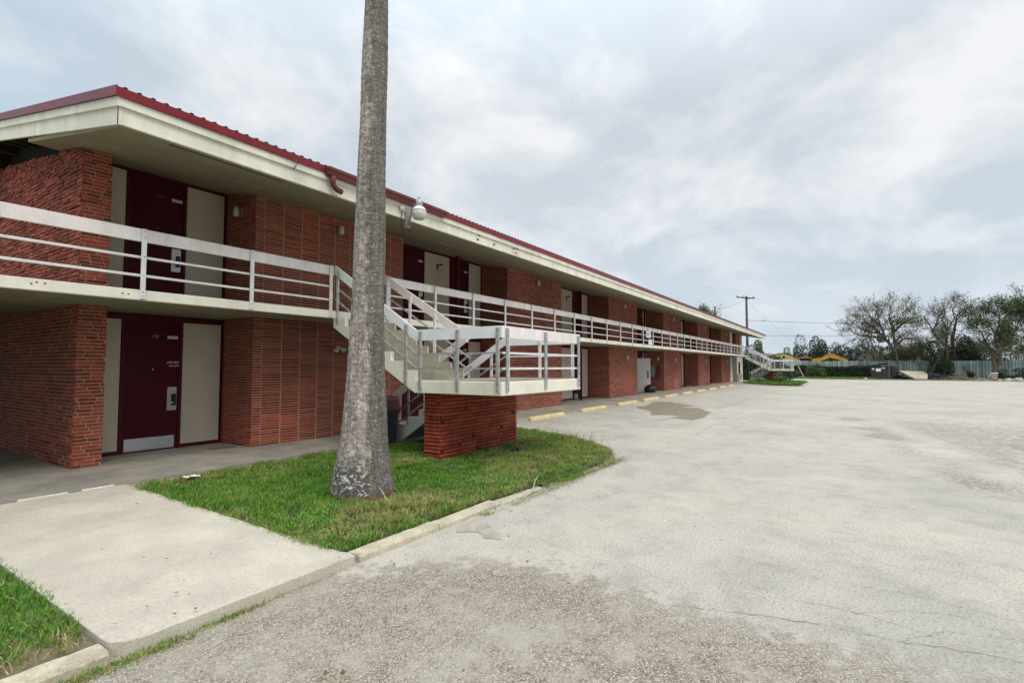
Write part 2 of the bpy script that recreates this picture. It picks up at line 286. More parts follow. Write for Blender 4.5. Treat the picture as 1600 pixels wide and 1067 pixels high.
# ------------------------------------------------------------------ mesh builder
ORG = {}
class MB:
    def __init__(s): s.v = []; s.f = []; s.m = []; s.t = []
    def add(s, vs, fs, m=0, t=None):
        o = len(s.v); s.v += [tuple(p) for p in vs]
        t = random.random() if t is None else t
        for f in fs: s.f.append([o+i for i in f]); s.m.append(m); s.t.append(t)
        return s
    def box(s, x0, x1, y0, y1, z0, z1, m=0, t=None):
        return s.add([(x0,y0,z0),(x1,y0,z0),(x1,y1,z0),(x0,y1,z0),(x0,y0,z1),(x1,y0,z1),(x1,y1,z1),(x0,y1,z1)],
              [(0,3,2,1),(4,5,6,7),(0,1,5,4),(1,2,6,5),(2,3,7,6),(3,0,4,7)], m, t)
    def bbox(s, x0, x1, y0, y1, z0, z1, b=.006, m=0):            # bevelled box
        X=(x0,x1);Y=(y0,y1);Z=(z0,z1);vs=[];idx={}
        for i in (0,1):
            for j in (0,1):
                for k in (0,1):
                    sx,sy,sz=(1-2*i),(1-2*j),(1-2*k)
                    for a in range(3):
                        p=[X[i]+sx*b,Y[j]+sy*b,Z[k]+sz*b]; p[a]=(X[i],Y[j],Z[k])[a]
                        idx[i,j,k,a]=len(vs); vs.append(p)
        fs=[]
        g=lambda i,j,k,a: idx[i,j,k,a]
        for i in (0,1): fs.append([g(i,0,0,0),g(i,1,0,0),g(i,1,1,0),g(i,0,1,0)][::(-1 if i==0 else 1)])
        for j in (0,1): fs.append([g(0,j,0,1),g(1,j,0,1),g(1,j,1,1),g(0,j,1,1)][::(1 if j==0 else -1)])
        for k in (0,1): fs.append([g(0,0,k,2),g(1,0,k,2),g(1,1,k,2),g(0,1,k,2)][::(-1 if k==0 else 1)])
        for i in (0,1):
            for j in (0,1): fs.append([g(i,j,0,0),g(i,j,1,0),g(i,j,1,1),g(i,j,0,1)])
            for k in (0,1): fs.append([g(i,0,k,0),g(i,1,k,0),g(i,1,k,2),g(i,0,k,2)])
        for j in (0,1):
            for k in (0,1): fs.append([g(0,j,k,1),g(1,j,k,1),g(1,j,k,2),g(0,j,k,2)])
        for i in (0,1):
            for j in (0,1):
                for k in (0,1): fs.append([g(i,j,k,0),g(i,j,k,1),g(i,j,k,2)])
        return s.add(vs, fs, m)
    def prism(s, poly, axis, a, b, m=0, mf=None):
        """poly: 2D points in the plane normal to axis, extruded a..b"""
        def P(p, c):
            return {'x': (c,p[0],p[1]), 'y': (p[0],c,p[1]), 'z': (p[0],p[1],c)}[axis]
        n = len(poly); vs = [P(p,a) for p in poly]+[P(p,b) for p in poly]
        fs = [[i,(i+1)%n,n+(i+1)%n,n+i] for i in range(n)]
        t = random.random()
        if mf:
            for i, f in enumerate(fs): pass
        s.add(vs, fs+[list(range(n))[::-1], list(range(n,2*n))], m, t)
        if mf:
            base = len(s.m)-(n+2)
            for i in range(n): s.m[base+i] = mf(poly[i], poly[(i+1)%n])
        return s
    def bar(s, p0, p1, w, h, m=0, upv=(0,0,1)):
        p0, p1 = Vector(p0), Vector(p1); d = (p1-p0).normalized(); u = Vector(upv)
        if abs(d.dot(u)) > .99: u = Vector((1,0,0))
        r = d.cross(u).normalized(); u = r.cross(d)
        vs = []
        for p in (p0,p1):
            for a,b in ((-1,-1),(1,-1),(1,1),(-1,1)): vs.append(p+r*a*w/2+u*b*h/2)
        return s.add(vs, [(0,1,2,3),(7,6,5,4),(0,4,5,1),(1,5,6,2),(2,6,7,3),(3,7,4,0)], m)
    def tube(s, pts, rad, n=8, m=0, cap=True, t=None):
        pts = [Vector(p) for p in pts]; vs = []; fs = []
        if not hasattr(rad, '__len__'): rad = [rad]*len(pts)
        prev = None
        for i, p in enumerate(pts):
            d = (pts[min(i+1,len(pts)-1)]-pts[max(i-1,0)]).normalized()
            if prev is None: u = d.cross(Vector((0,0,1)) if abs(d.z) < .9 else Vector((1,0,0))).normalized()
            else:
                u = prev-d*prev.dot(d)
                u = u.normalized() if u.length > 1e-6 else d.orthogonal().normalized()
            prev = u; w = d.cross(u)
            for k in range(n):
                a = 2*math.pi*k/n; vs.append(p+(u*math.cos(a)+w*math.sin(a))*rad[i])
        for i in range(len(pts)-1):
            for k in range(n): fs.append((i*n+k, i*n+(k+1)%n, (i+1)*n+(k+1)%n, (i+1)*n+k))
        if cap: fs += [list(range(n))[::-1], list(range((len(pts)-1)*n, len(pts)*n))]
        return s.add(vs, fs, m, t)
    def lathe(s, prof, c, n=16, m=0, sq=None):
        """prof (r,z) about vertical axis at c; sq gives a squarish section"""
        vs = []; fs = []
        for r, z in prof:
            for k in range(n):
                a = 2*math.pi*(k+.5)/n; ca, sa = math.cos(a), math.sin(a)
                q = 1.0
                if sq: q = 1/((abs(ca)**sq+abs(sa)**sq)**(1/sq))
                vs.append((c[0]+r*q*ca, c[1]+r*q*sa, c[2]+z))
        for i in range(len(prof)-1):
            for k in range(n): fs.append((i*n+k, i*n+(k+1)%n, (i+1)*n+(k+1)%n, (i+1)*n+k))
        fs += [list(range(n))[::-1], list(range((len(prof)-1)*n, len(prof)*n))]
        return s.add(vs, fs, m)
    def sphere(s, c, rx, ry=None, rz=None, n=12, k=8, m=0):
        ry = ry or rx; rz = rz or rx; vs = []; fs = []
        for i in range(k+1):
            th = math.pi*i/k
            for j in range(n):
                a = 2*math.pi*j/n; vs.append((c[0]+rx*math.sin(th)*math.cos(a), c[1]+ry*math.sin(th)*math.sin(a), c[2]+rz*math.cos(th)))
        for i in range(k):
            for j in range(n): fs.append((i*n+j, (i+1)*n+j, (i+1)*n+(j+1)%n, i*n+(j+1)%n))
        return s.add(vs, fs, m)
    def build(s, name, mats, parent=None, smooth=False):
        if not isinstance(mats, (list, tuple)): mats = [mats]
        o3 = ORG.get(parent.name, Vector((0,0,0))) if parent else Vector((0,0,0))
        me = bpy.data.meshes.new(name)
        V = np.array(s.v, dtype=np.float32).reshape(-1,3)-np.array(o3, dtype=np.float32)
        me.from_pydata(V.tolist(), [], s.f)
        for q in mats: me.materials.append(q)
        if len(mats) > 1: me.polygons.foreach_set('material_index', s.m)
        a = me.attributes.new('t', 'FLOAT', 'FACE'); a.data.foreach_set('value', np.array(s.t, dtype=np.float32))
        if smooth: me.polygons.foreach_set('use_smooth', [True]*len(s.f))
        me.update()
        o = bpy.data.objects.new(name, me); COL.objects.link(o)
        if parent: o.parent = parent
        ORG[o.name] = o3
        return o
def tag(o, label, cat=None, group=None, kind=None):
    if label: o['label'] = label
    if cat: o['category'] = cat
    if group: o['group'] = group
    if kind: o['kind'] = kind
    return o
def struct(o): o['kind'] = 'structure'; return o
def thing(name, loc, label, cat, group=None):
    o = bpy.data.objects.new(name, None); COL.objects.link(o); o.location = loc; o.empty_display_size = .2
    ORG[o.name] = Vector(loc); return tag(o, label, cat, group)
def rebase(o, loc):
    """mesh thing built in world coordinates: put its origin at loc"""
    d = Vector(loc); o.data.transform(Matrix.Translation(-d)); o.location = d; ORG[o.name] = d; return o
def dup(root, loc, label=None, group=None):
    r = root.copy(); COL.objects.link(r); r.location = loc
    if label: r['label'] = label
    if group: r['group'] = group
    for ch in list(root.children):
        c = ch.copy(); COL.objects.link(c); c.parent = r
        for g in list(ch.children):
            d = g.copy(); COL.objects.link(d); d.parent = c
    return r
def text_mesh(name, body, size, m, loc, rot, parent, extrude=.002, align='LEFT'):
    cu = bpy.data.curves.new(name, 'FONT'); cu.body = body; cu.size = size; cu.extrude = extrude; cu.align_x = align
    t = bpy.data.objects.new('tmp', cu); COL.objects.link(t); bpy.context.view_layer.update()
    me = bpy.data.meshes.new_from_object(t.evaluated_get(bpy.context.evaluated_depsgraph_get()))
    bpy.data.objects.remove(t); me.name = name; me.materials.clear(); me.materials.append(m)
    me.transform(Matrix.Translation(Vector(loc)-ORG.get(parent.name, Vector((0,0,0)))) @ Matrix.Rotation(rot[2],4,'Z') @ Matrix.Rotation(rot[0],4,'X'))
    o = bpy.data.objects.new(name, me); COL.objects.link(o); o.parent = parent; ORG[o.name] = ORG.get(parent.name)
    return o

# brick fields -------------------------------------------------------
def bricks(mb, O, U, Nn, w, h, pl, ph, gap=.010, bond='stack', prot=.012, jit=.002, tilt=0.0, holes=0.0, rnd=False, offs=None, mi=0, clip=None, stick=0.0, hgap=None):
    """lay bricks on the vertical plane O + u*U + z*Z, sticking out along Nn"""
    O, U, Nn = Vector(O), Vector(U), Vector(Nn); Z = Vector((0,0,1))
    rows = int(math.ceil(h/ph)); hgap = hgap or gap
    for r in range(rows):
        z0 = r*ph; z1 = min(z0+ph-hgap, h)
        if z1-z0 < .01: continue
        if bond == 'stack': u = 0.0
        elif bond == 'half': u = -(pl/2 if r % 2 else 0)
        else: u = -random.random()*pl
        while u < w-1e-4:
            L_ = pl if bond != 'rand' else pl*random.uniform(.7, 1.25)
            a, b = max(0, u), min(w, u+L_-gap)
            u += L_
            if b-a < .02: continue
            if clip and z1 > clip(a): continue
            if holes and random.random() < holes:
                hb = a+min(.07, (b-a)*.4)          # a missing header leaves a small dark hole
                a = hb
                if b-a < .02: continue
            p = prot+random.uniform(-jit, jit)+(stick*random.random() if random.random() < .5 else 0)
            t0 = random.uniform(-tilt, tilt); t1 = random.uniform(-tilt, tilt)
            q = lambda uu, z, d: O+U*uu+Z*z+Nn*d
            zt = z1; zb = z0
            if rnd:
                hm = (zt-zb)
                prof = [(zb, 0), (zb+.12*hm, p*.72), (zb+.35*hm, p), (zb+.68*hm, p), (zb+.9*hm, p*.7), (zt, 0)]
                vs = []
                e = min(.012, (b-a)*.2)
                for (zz_, d) in prof: vs += [q(a, zz_, d*.55), q(a+e, zz_, d+t0*.3), q(b-e, zz_, d+t1*.3), q(b, zz_, d*.55)]
                fs = []
                for i in range(len(prof)-1):
                    for k in range(3): fs.append((4*i+k, 4*i+k+1, 4*i+5+k, 4*i+4+k))
                fs.append([4*i for i in range(len(prof))][::-1]); fs.append([4*i+3 for i in range(len(prof))])
                mb.add(vs, fs, mi)
            else:
                dz = t0*.5
                e = .003
                vs = [q(a,zb,-.01),q(b,zb,-.01),q(b,zt,-.01),q(a,zt,-.01), q(a+e,zb+e+dz,p+t0),q(b-e,zb+e-dz,p+t1),q(b-e,zt-e-dz,p+t1),q(a+e,zt-e+dz,p+t0)]
                mb.add(vs, [(4,5,6,7),(0,1,5,4),(1,2,6,5),(2,3,7,6),(3,0,4,7)], mi)

def smooth01(x): x = np.clip(x, 0, 1); return x*x*(3-2*x)

# ================================================================== SETTING
YB = 8.65                    # balcony edge
g = MB(); xs = np.concatenate([[-1500, -400, -100, -30], np.arange(-10, 100, 10), [150, 300, 700, 2500]]); ys = np.concatenate([[-2000, -600, -200], np.arange(-100, 101, 20), [250, 700, 2000]])
nx, ny = len(xs), len(ys)
g.add([(x, y, -.06) for y in ys for x in xs], [(j*nx+i, j*nx+i+1, (j+1)*nx+i+1, (j+1)*nx+i) for j in range(ny-1) for i in range(nx-1)])
struct(g.build('ground', M['field']))

# parking lot sheet
def VN(x, y, s, seed=0):
    gx = np.floor(x*s); gy = np.floor(y*s); u = x*s-gx; v = y*s-gy
    def h(a, b): q = np.sin(a*127.1+b*311.7+seed*74.7)*43758.5453; return q-np.floor(q)
    u = u*u*(3-2*u); v = v*v*(3-2*v)
    return (h(gx, gy)*(1-u)+h(gx+1, gy)*u)*(1-v)+(h(gx, gy+1)*(1-u)+h(gx+1, gy+1)*u)*v
xs = np.concatenate([np.arange(-12, 0, 1.0), np.arange(0, 20, .14), np.arange(20, 60, .8), np.arange(60, 80.6, 2.5)])
ys = np.concatenate([np.arange(-75, -20, 5.0), np.arange(-20, -6, 1.0), np.arange(-6, 8.4, .14), [8.45]])
XX, YY = np.meshgrid(xs, ys); nx, ny = len(xs), len(ys)
far = 79.0+.8*np.sin(YY*.35)+.4*np.sin(YY*1.1)
XX = np.where(XX > 78.5, np.minimum(XX, far), XX)
ZZ = .06*smooth01((YY-5)/2.8)
bd = np.array([(-8, 4.6), (-3, 4.05), (-.47, 3.74), (-.04, 3.68), (.29, 3.67), (.65, 3.66), (1.06, 3.65), (1.63, 3.77), (2.16, 3.79), (2.59, 3.67), (2.96, 3.5), (3.19, 3.28), (3.5, 2.99), (4.5, 2.6)])
fx = np.interp(YY, bd[:, 0], bd[:, 1])
G = 1/(1+np.exp((XX-fx-.10)/.26))
# smoother strip close to the kerb
G = G*(1-.28*np.exp(-((YY-3.35)/.35)**2)*(XX > 1.0))
pl = np.array([(24, .4), (18.9, -.1), (14.5, -.85), (11.7, -1.2), (9.6, -1.75), (8.0, -2.2), (6.3, -2.4), (5.0, -2.5), (4.0, -2.3)])[::-1]
yc = np.interp(XX, pl[:, 0], pl[:, 1])
wd = .42+.03*XX
D = np.exp(-((YY-yc)/wd)**2)*smooth01((26-XX)/8)*smooth01((XX-3.2)/2)
D = np.clip(D*(.35+.95*VN(XX, YY, 1.1, 3)), 0, 1)+.42*smooth01((yc+.7-YY)/1.5)*smooth01((13-XX)/6)*smooth01((XX-3.0)/1.5)*VN(XX, YY, 1.6, 4)
Gr = .62*smooth01((yc-.2-YY)/1.2)*smooth01((30-XX)/14)*smooth01((XX-4)/3)
G = np.clip(np.maximum(G, np.maximum(Gr*.85, D*.12)), 0, 1)
SL = np.exp(-((YY-3.58)/.07)**2)*(XX > .8)*(XX < 2.7)*1.0 + .55*np.exp(-((YY-3.5)/.08)**2)*(XX > 3.6)*(XX < 5.6)
SL = SL+.8*np.exp(-((YY-(3.52+.0*XX))/.12)**2)*(XX > 5.4)*(XX < 9.2) + .5*np.exp(-((YY-8.25)/.10)**2)*(XX > 11)
d2 = np.hypot((XX-9.4)/1.3, (YY-3.9)/.7); SL = SL+.45*np.exp(-d2**2)
me = bpy.data.meshes.new('parking_lot')
me.from_pydata(np.stack([XX, YY, ZZ], -1).reshape(-1, 3).tolist(), [], [(j*nx+i, j*nx+i+1, (j+1)*nx+i+1, (j+1)*nx+i) for j in range(ny-1) for i in range(nx-1)])
for nm, A in (('g', G), ('d', D), ('s', np.clip(SL, 0, 1))):
    at = me.attributes.new(nm, 'FLOAT', 'POINT'); at.data.foreach_set('value', A.reshape(-1).astype(np.float32))
me.materials.append(M['lot']); me.update()
o = bpy.data.objects.new('parking_lot', me); COL.objects.link(o); struct(o)

def lotz(x, y): return .06*float(smooth01(np.array((y-5)/2.8)))
def sheet(name, poly, zf, m, wob=0, sub=None):
    """flat ragged sheet from an outline"""
    pts = []
    n = len(poly)
    for i in range(n):
        a, b = Vector(poly[i]), Vector(poly[(i+1) % n]); k = max(1, int((b-a).length/(sub or 1e9)))
        for j in range(k):
            p = a.lerp(b, j/k)
            if wob: p = p+Vector((random.uniform(-wob, wob), random.uniform(-wob, wob)))
            pts.append(p)
    mb = MB(); mb.add([(p.x, p.y, zf(p.x, p.y)) for p in pts], [list(range(len(pts)))])
    return struct(mb.build(name, m))
sheet('puddle', [(20.34,7.19),(22.2,7.3),(23.6,7.5),(24.2,7.0),(23.7,6.49),(22.8,5.5),(21.6,5.9),(21.9,5.2),(20.8,4.55),(18.98,4.1),(17.7,4.0),(16.8,4.25),(17.3,4.9),(17.9,4.8),(18.2,5.3),(17.8,5.88),(19.2,6.3),(19.5,6.56),(19.6,6.9)],
      lambda x, y: lotz(x, y)+.006, M['puddle'], .10, .35)
M['rust'] = mat('rust', (.16, .07, .03), .9); M['lime'] = mat('lime', (.45, .33, .27), .95); M['broken'] = mat('broken_timber', (.20, .16, .11), .9)
M['silt'] = mat('dried_silt', (.40, .37, .31), .9, .12, 6, .2, 60)
sheet('silt_stain', [(4.28,3.5),(4.5,3.46),(4.62,3.35),(4.5,3.2),(4.42,3.02),(4.28,2.92),(4.22,3.1),(4.33,3.2),(4.3,3.33),(4.18,3.42)], lambda x, y: .004, M['silt'], .015, .06)
# cracks and slab joint
cr = MB()
def crack(pts, w, sub=.045, wob=.014):
    P = []
    for i in range(len(pts)-1):
        a, b = Vector(pts[i]), Vector(pts[i+1]); k = max(1, int((b-a).length/sub))
        for j in range(k): P.append(a.lerp(b, j/k)+Vector((random.uniform(-wob, wob), random.uniform(-wob, wob))))
    P.append(Vector(pts[-1])); vs = []
    for i, p in enumerate(P):
        d = (P[min(i+1, len(P)-1)]-P[max(i-1, 0)]).normalized(); nn = Vector((-d.y, d.x)); ww = w*(random.uniform(.2, .9) if random.random() > .25 else .1)
        for sgn in (-.5, .5):
            q = p+nn*max(.0012, ww)*sgn; vs.append((q.x, q.y, lotz(q.x, q.y)+.005))
    cr.add(vs, [(2*i, 2*i+1, 2*i+3, 2*i+2) for i in range(len(P)-1)])
crack([(3.8,1.1),(3.92,.69),(4.03,.31),(4.07,.02),(4.06,-.21),(4.15,-.5),(4.2,-.9),(4.1,-1.4)], .007)
crack([(4.44,.64),(4.37,.37),(4.4,.09),(4.37,-.13),(4.3,-.33),(4.25,-.45)], .006)
crack([(4.36,.0),(4.6,-.3),(4.75,-.7)], .004); crack([(4.05,-.2),(4.4,-.5),(4.5,-.9)], .005); crack([(5.2,1.2),(5.0,.7),(5.1,.2)], .003)
crack([(5.0,.7),(4.9,.2),(4.95,-.4),(4.8,-1.0)], .004); crack([(6.4,1.0),(6.1,.2),(6.2,-.7),(5.9,-1.6)], .005); crack([(6.1,.2),(5.6,-.1),(5.5,-.5)], .004); crack([(8.5,2.6),(8.1,1.4),(8.2,.2),(7.8,-.8)], .005, .2, .04); crack([(4.1,-1.4),(4.5,-1.7),(4.7,-2.3)], .006); crack([(11,3.6),(13,3.2),(16,3.3),(19,2.8)], .010, .3, .06); crack([(14,-2),(15,.5),(14.6,2.5)], .010, .3, .06)
crack([(4.5,2.6),(4.3,2.1),(4.35,1.6),(4.15,1.2)], .003)
crack([(11.9,7.15),(13.3,6.1),(15.4,5.2),(18,4.75),(21.5,4.4),(28,4.25),(35.7,4.17),(55,4.1)], .035, .5, .02)
crack([(9.6,5.2),(12,4.6),(15,4.3)], .012, .3, .03)
struct(cr.build('pavement_cracks', M['crackm']))

# walkway, pad, kerbs
mb = MB()
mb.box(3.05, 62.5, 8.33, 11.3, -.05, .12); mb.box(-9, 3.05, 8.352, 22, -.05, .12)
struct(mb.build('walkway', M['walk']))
mb = MB(); mb.box(3.0, 62.3, 8.27, 8.328, -.05, .085)
struct(mb.build('walkway_edge', M['kerb']))
mb = MB(); [mb.bbox(a_, a_+random.uniform(.3, .6), 8.330, 8.350, .0, .123, .003) for a_ in np.arange(-3, 2.6, .62)]; struct(mb.build('expansion_joint', M['cream']))
n = 26; mb = MB(); ed = [(1.30, 3.80)]
ed += [(1.31, 3.72), (1.36, 3.655)]+[(1.36+(3.05-1.36)*i/n, 3.62+.003*math.sin(i*1.7)+random.uniform(-.004, .004)) for i in range(1, n+1)]
ed += [(3.07, 3.72), (3.04, 3.8), (3.05, 8.32), (1.30, 8.32)]
mb.prism(ed, 'z', -.05, .078)
mb.v = [(a, b, c+(b-3.62)/4.7*.030 if c > .05 else c) for a, b, c in mb.v]
pad = struct(mb.build('path', M['concrete']))
def kerb(x0, x1, name='kerb', zt=.10, y=3.62, wob=.006):
    mb = MB(); n = max(4, int((x1-x0)/.07)); vs = []
    for i in range(n+1):
        x = x0+(x1-x0)*i/n; w1, w2, w3 = (random.uniform(-wob, wob) for _ in range(3))
        yy = y+w1; z = zt+w2*.6-.0*i
        vs += [(x, yy-.004, -.05), (x, yy, z-.022), (x, yy+.018+w3, z), (x, yy+.155+w3, z+w1*.4), (x, yy+.16, -.05)]
    fs = []
    for i in range(n):
        for k in range(4): fs.append((5*i+k, 5*(i+1)+k, 5*(i+1)+k+1, 5*i+k+1))
    fs += [[0,1,2,3,4], [5*n+k for k in (4,3,2,1,0)]]
    mb.add(vs, fs); return struct(mb.build(name, M['kerb']))
kerb(3.10, 4.15, zt=.066, wob=.003); kerb(4.165, 5.25, zt=.055, wob=.003); kerb(5.27, 6.3, zt=.03, wob=.008); kerb(-5, 1.285, y=3.64, zt=.062, wob=.005)

# lawns (soil beds)
def bed(name, poly, z0, hf):
    P = [Vector(p) for p in poly]; xs_ = [p.x for p in P]; ys_ = [p.y for p in P]
    mb = MB(); n = len(P); cx, cy = sum(xs_)/n, sum(ys_)/n
    vs = []; rings = 6
    for r in range(rings):
        k = 1-r/rings
        for p in P: x, y = cx+(p.x-cx)*k, cy+(p.y-cy)*k; vs.append((x, y, (z0 if r == 0 else hf(x, y))))
    vs.append((cx, cy, hf(cx, cy))); fs = []
    for r in range(rings-1):
        for i in range(n): fs.append((r*n+i, r*n+(i+1) % n, (r+1)*n+(i+1) % n, (r+1)*n+i))
    for i in range(n): fs.append(((rings-1)*n+i, (rings-1)*n+(i+1) % n, rings*n))
    mb.add(vs, fs); return struct(mb.build(name, M['lawnbed'], smooth=True))
def dens(poly, st=.35):
    out = []
    for i in range(len(poly)):
        a, b = Vector(poly[i]), Vector(poly[(i+1) % len(poly)]); k = max(1, int((b-a).length/st))
        out += [tuple(a.lerp(b, j/k)) for j in range(k)]
    return out
ISL = [(3.06,3.775),(5.2,3.77),(6.1,3.70),(7.4,3.64),(8.5,3.62),(8.95,3.74),(9.5,4.05),(10.1,4.6),(10.7,5.4),(11.1,6.2),(11.4,7.2),(11.2,8.26),(3.06,8.32)]
LFT = [(-5,3.81),(1.28,3.80),(1.29,8.32),(-5,8.32)]
FAR = [(50.2,3.5),(58.2,3.25),(60.5,3.9),(61.5,8.2),(52.4,8.2),(51.0,6.4)]
lawn_h = lambda x, y: .075+.02*mn.noise(Vector((x*1.3, y*1.3, 0)))
bed('lawn', dens(ISL), .05, lawn_h); bed('lawn', dens(LFT), .055, lambda x, y: .062+.015*mn.noise(Vector((x*1.5, y*1.5, 3)))).data.materials[0] = M['soil']; bed('lawn', dens(FAR, 1), .05, lambda x, y: .10)
kerb(50.2, 60.0, y=3.12, zt=.12)
sheet('dirt_verge', [(78.6,-40),(84,-40),(90,-40),(90,14),(79.5,14),(78.2,4),(78.9,-6),(78.3,-20)], lambda x, y: .012, mat('dirt', (.27, .235, .18), .95, .2, .8, dirt=.5, dscale=2, dcol=(.14, .12, .08)), .15, 1.5)

# ------------------------------------------------------------------ grass
def inpoly(P, x, y):
    ins = np.zeros(len(x), bool); n = len(P)
    for i in range(n):
        x0, y0 = P[i]; x1, y1 = P[(i+1) % n]
        if y0 == y1: continue
        c = ((y0 > y) != (y1 > y)) & (x < (x1-x0)*(y-y0)/(y1-y0)+x0)
        ins ^= c
    return ins
def vnoise(x, y, s, seed=0):
    gx = np.floor(x*s).astype(int); gy = np.floor(y*s).astype(int); fx_ = x*s-gx; fy_ = y*s-gy
    def h(a, b): v = np.sin(a*127.1+b*311.7+seed*74.7)*43758.5453; return v-np.floor(v)
    fx_ = fx_*fx_*(3-2*fx_); fy_ = fy_*fy_*(3-2*fy_)
    return (h(gx, gy)*(1-fx_)+h(gx+1, gy)*fx_)*(1-fy_)+(h(gx, gy+1)*(1-fx_)+h(gx+1, gy+1)*fx_)*fy_
def blades(x, y, z, h, w, lean, name, mats, mi, tv):
    n = len(x); a = rng.uniform(0, 2*np.pi, n); b = rng.uniform(0, 2*np.pi, n)
    dx, dy = np.cos(a)*w/2, np.sin(a)*w/2; lx, ly = np.cos(b)*lean*h, np.sin(b)*lean*h
    zt = h*np.sqrt(np.clip(1-lean**2*.6, .08, 1))
    V = np.empty((n, 5, 3), np.float32)
    V[:, 0] = np.stack([x-dx, y-dy, z], 1); V[:, 1] = np.stack([x+dx, y+dy, z], 1)
    V[:, 2] = np.stack([x+dx*.8+lx*.35, y+dy*.8+ly*.35, z+zt*.6], 1); V[:, 3] = np.stack([x-dx*.8+lx*.35, y-dy*.8+ly*.35, z+zt*.6], 1)
    V[:, 4] = np.stack([x+lx, y+ly, z+zt], 1)
    me = bpy.data.meshes.new(name); me.vertices.add(5*n); me.vertices.foreach_set('co', V.reshape(-1))
    o5 = np.arange(n)*5
    loops = np.stack([o5, o5+1, o5+2, o5+3, o5+3, o5+2, o5+4], 1).reshape(-1)
    ls = np.stack([np.arange(n)*7, np.arange(n)*7+4], 1).reshape(-1)
    me.loops.add(7*n); me.loops.foreach_set('vertex_index', loops.astype(np.int32))
    me.polygons.add(2*n); me.polygons.foreach_set('loop_start', ls.astype(np.int32))
    try: me.polygons.foreach_set('loop_total', np.tile([4, 3], n).astype(np.int32))
    except Exception: pass
    for q in mats: me.materials.append(q)
    me.polygons.foreach_set('material_index', np.repeat(mi, 2).astype(np.int32))
    at = me.attributes.new('t', 'FLOAT', 'FACE'); at.data.foreach_set('value', np.repeat(tv, 2).astype(np.float32))
    me.update(calc_edges=True); me.validate()
    o = bpy.data.objects.new(name, me); COL.objects.link(o); return o
def lawn_pts(P, n):
    xs_ = [p[0] for p in P]; ys_ = [p[1] for p in P]
    x = rng.uniform(min(xs_)-.04, max(xs_)+.04, n); y = rng.uniform(min(ys_)-.04, max(ys_)+.04, n)
    k = inpoly(P, x, y); return x[k], y[k]
PALM = (4.55, 5.27)
def filt(x, y):
    k = ~((x > 6.85) & (x < 9.58) & (y > 5.97) & (y < 6.5)) & (np.hypot(x-PALM[0], y-PALM[1]) > .40)
    k &= ~((x > 8.1) & (x < 9.5) & (y > 6.5)) & ~((x > 7.4) & (x < 8.1) & (y > 8.0))
    # bare ground right of the brick pier and in front of the palm
    bare = np.exp(-(((x-8.8)/.9)**2+((y-5.55)/.38)**2))
    bare = np.maximum(bare, .8*np.exp(-(((x-4.75)/.55)**2+((y-4.85)/.16)**2)))
    bare = np.maximum(bare, .75*np.exp(-(((x-9.9)/.9)**2+((y-6.2)/1.1)**2)))
    return k & (rng.uniform(0, 1, len(x)) > bare*.93)
IS2 = [(3.0,3.79),(5.2,3.79),(6.1,3.60),(7.4,3.50),(8.6,3.46),(9.1,3.66),(9.65,4.0),(10.25,4.6),(10.85,5.4),(11.2,6.2),(11.5,7.2),(11.2,8.28),(3.0,8.36)]
x, y = lawn_pts(IS2, 420000); k = filt(x, y); x, y = x[k], y[k]
# ragged outline and thin places
edge = vnoise(x, y, 5, 3); keep = (rng.uniform(0, 1, len(x)) < np.clip(-.12+1.25*(.6*vnoise(x, y, 6, 1)+.4*vnoise(x, y, 15, 21)), .04, 1)); x, y = x[keep], y[keep]
dry = np.clip(1.35*vnoise(x, y, 1.1, 5)+.5*vnoise(x, y, 5, 6)-.75+.45*np.exp(-((y-4.15)/.65)**2)*(x < 7)+.5*np.exp(-(((x-9.8)/1.0)**2+((y-6.2)/1.5)**2)), 0, 1)
mi = (rng.uniform(0, 1, len(x)) < .08+.72*dry).astype(int)
hh = (.018+.085*vnoise(x, y, 6, 1)*vnoise(x, y, 2, 2)+.03*vnoise(x, y, 15, 21)+rng.uniform(0, .03, len(x)))*np.where(y > 5.5, 1.05, .9)
zz_ = np.full(len(x), .062)+.0*x
front = y < 3.74; zz_ = np.interp(y, [3.50, 3.80], [0.0, .062]); hh[front] *= .6
ok_ = ~(front & (x < 6.4)); x, y, zz_, hh, dry, mi = x[ok_], y[ok_], zz_[ok_], hh[ok_], dry[ok_], mi[ok_]
blades(x, y, zz_, hh, rng.uniform(.005, .011, len(x)), rng.uniform(.35, 1.3, len(x)), 'grass', [M['grass'], M['straw']], mi, np.clip(rng.uniform(0, 1, len(x))*.45+.7*vnoise(x, y, 5, 8)-.1, 0, 1))
tag(bpy.data.objects['grass'], 'green and partly dried grass of the lawn around the palm trunk and brick pier', 'grass', kind='stuff')
# left patch
x, y = lawn_pts([(-3.2,3.83),(1.24,3.82),(1.33,4.4),(1.33,8.3),(-3.2,8.3)], 120000)
keep = rng.uniform(0, 1, len(x)) < np.clip((y-3.80)*3.5, .3, 1)*(.55+.6*vnoise(x, y, 4, 1)); x, y = x[keep], y[keep]
mi = (rng.uniform(0, 1, len(x)) < np.clip(.55-(y-3.85)*1.3, .05, .8)).astype(int)
blades(x, y, np.full(len(x), .06), .02+.07*vnoise(x, y, 5, 2)*vnoise(x,y,2,7)+rng.uniform(0, .035, len(x)), rng.uniform(.004, .009, len(x)), rng.uniform(.3, 1.2, len(x)), 'grass', [M['grass'], M['straw']], mi, rng.uniform(0, 1, len(x)))
tag(bpy.data.objects['grass.001'], 'thick green grass in the corner left of the concrete path', 'grass', kind='stuff')
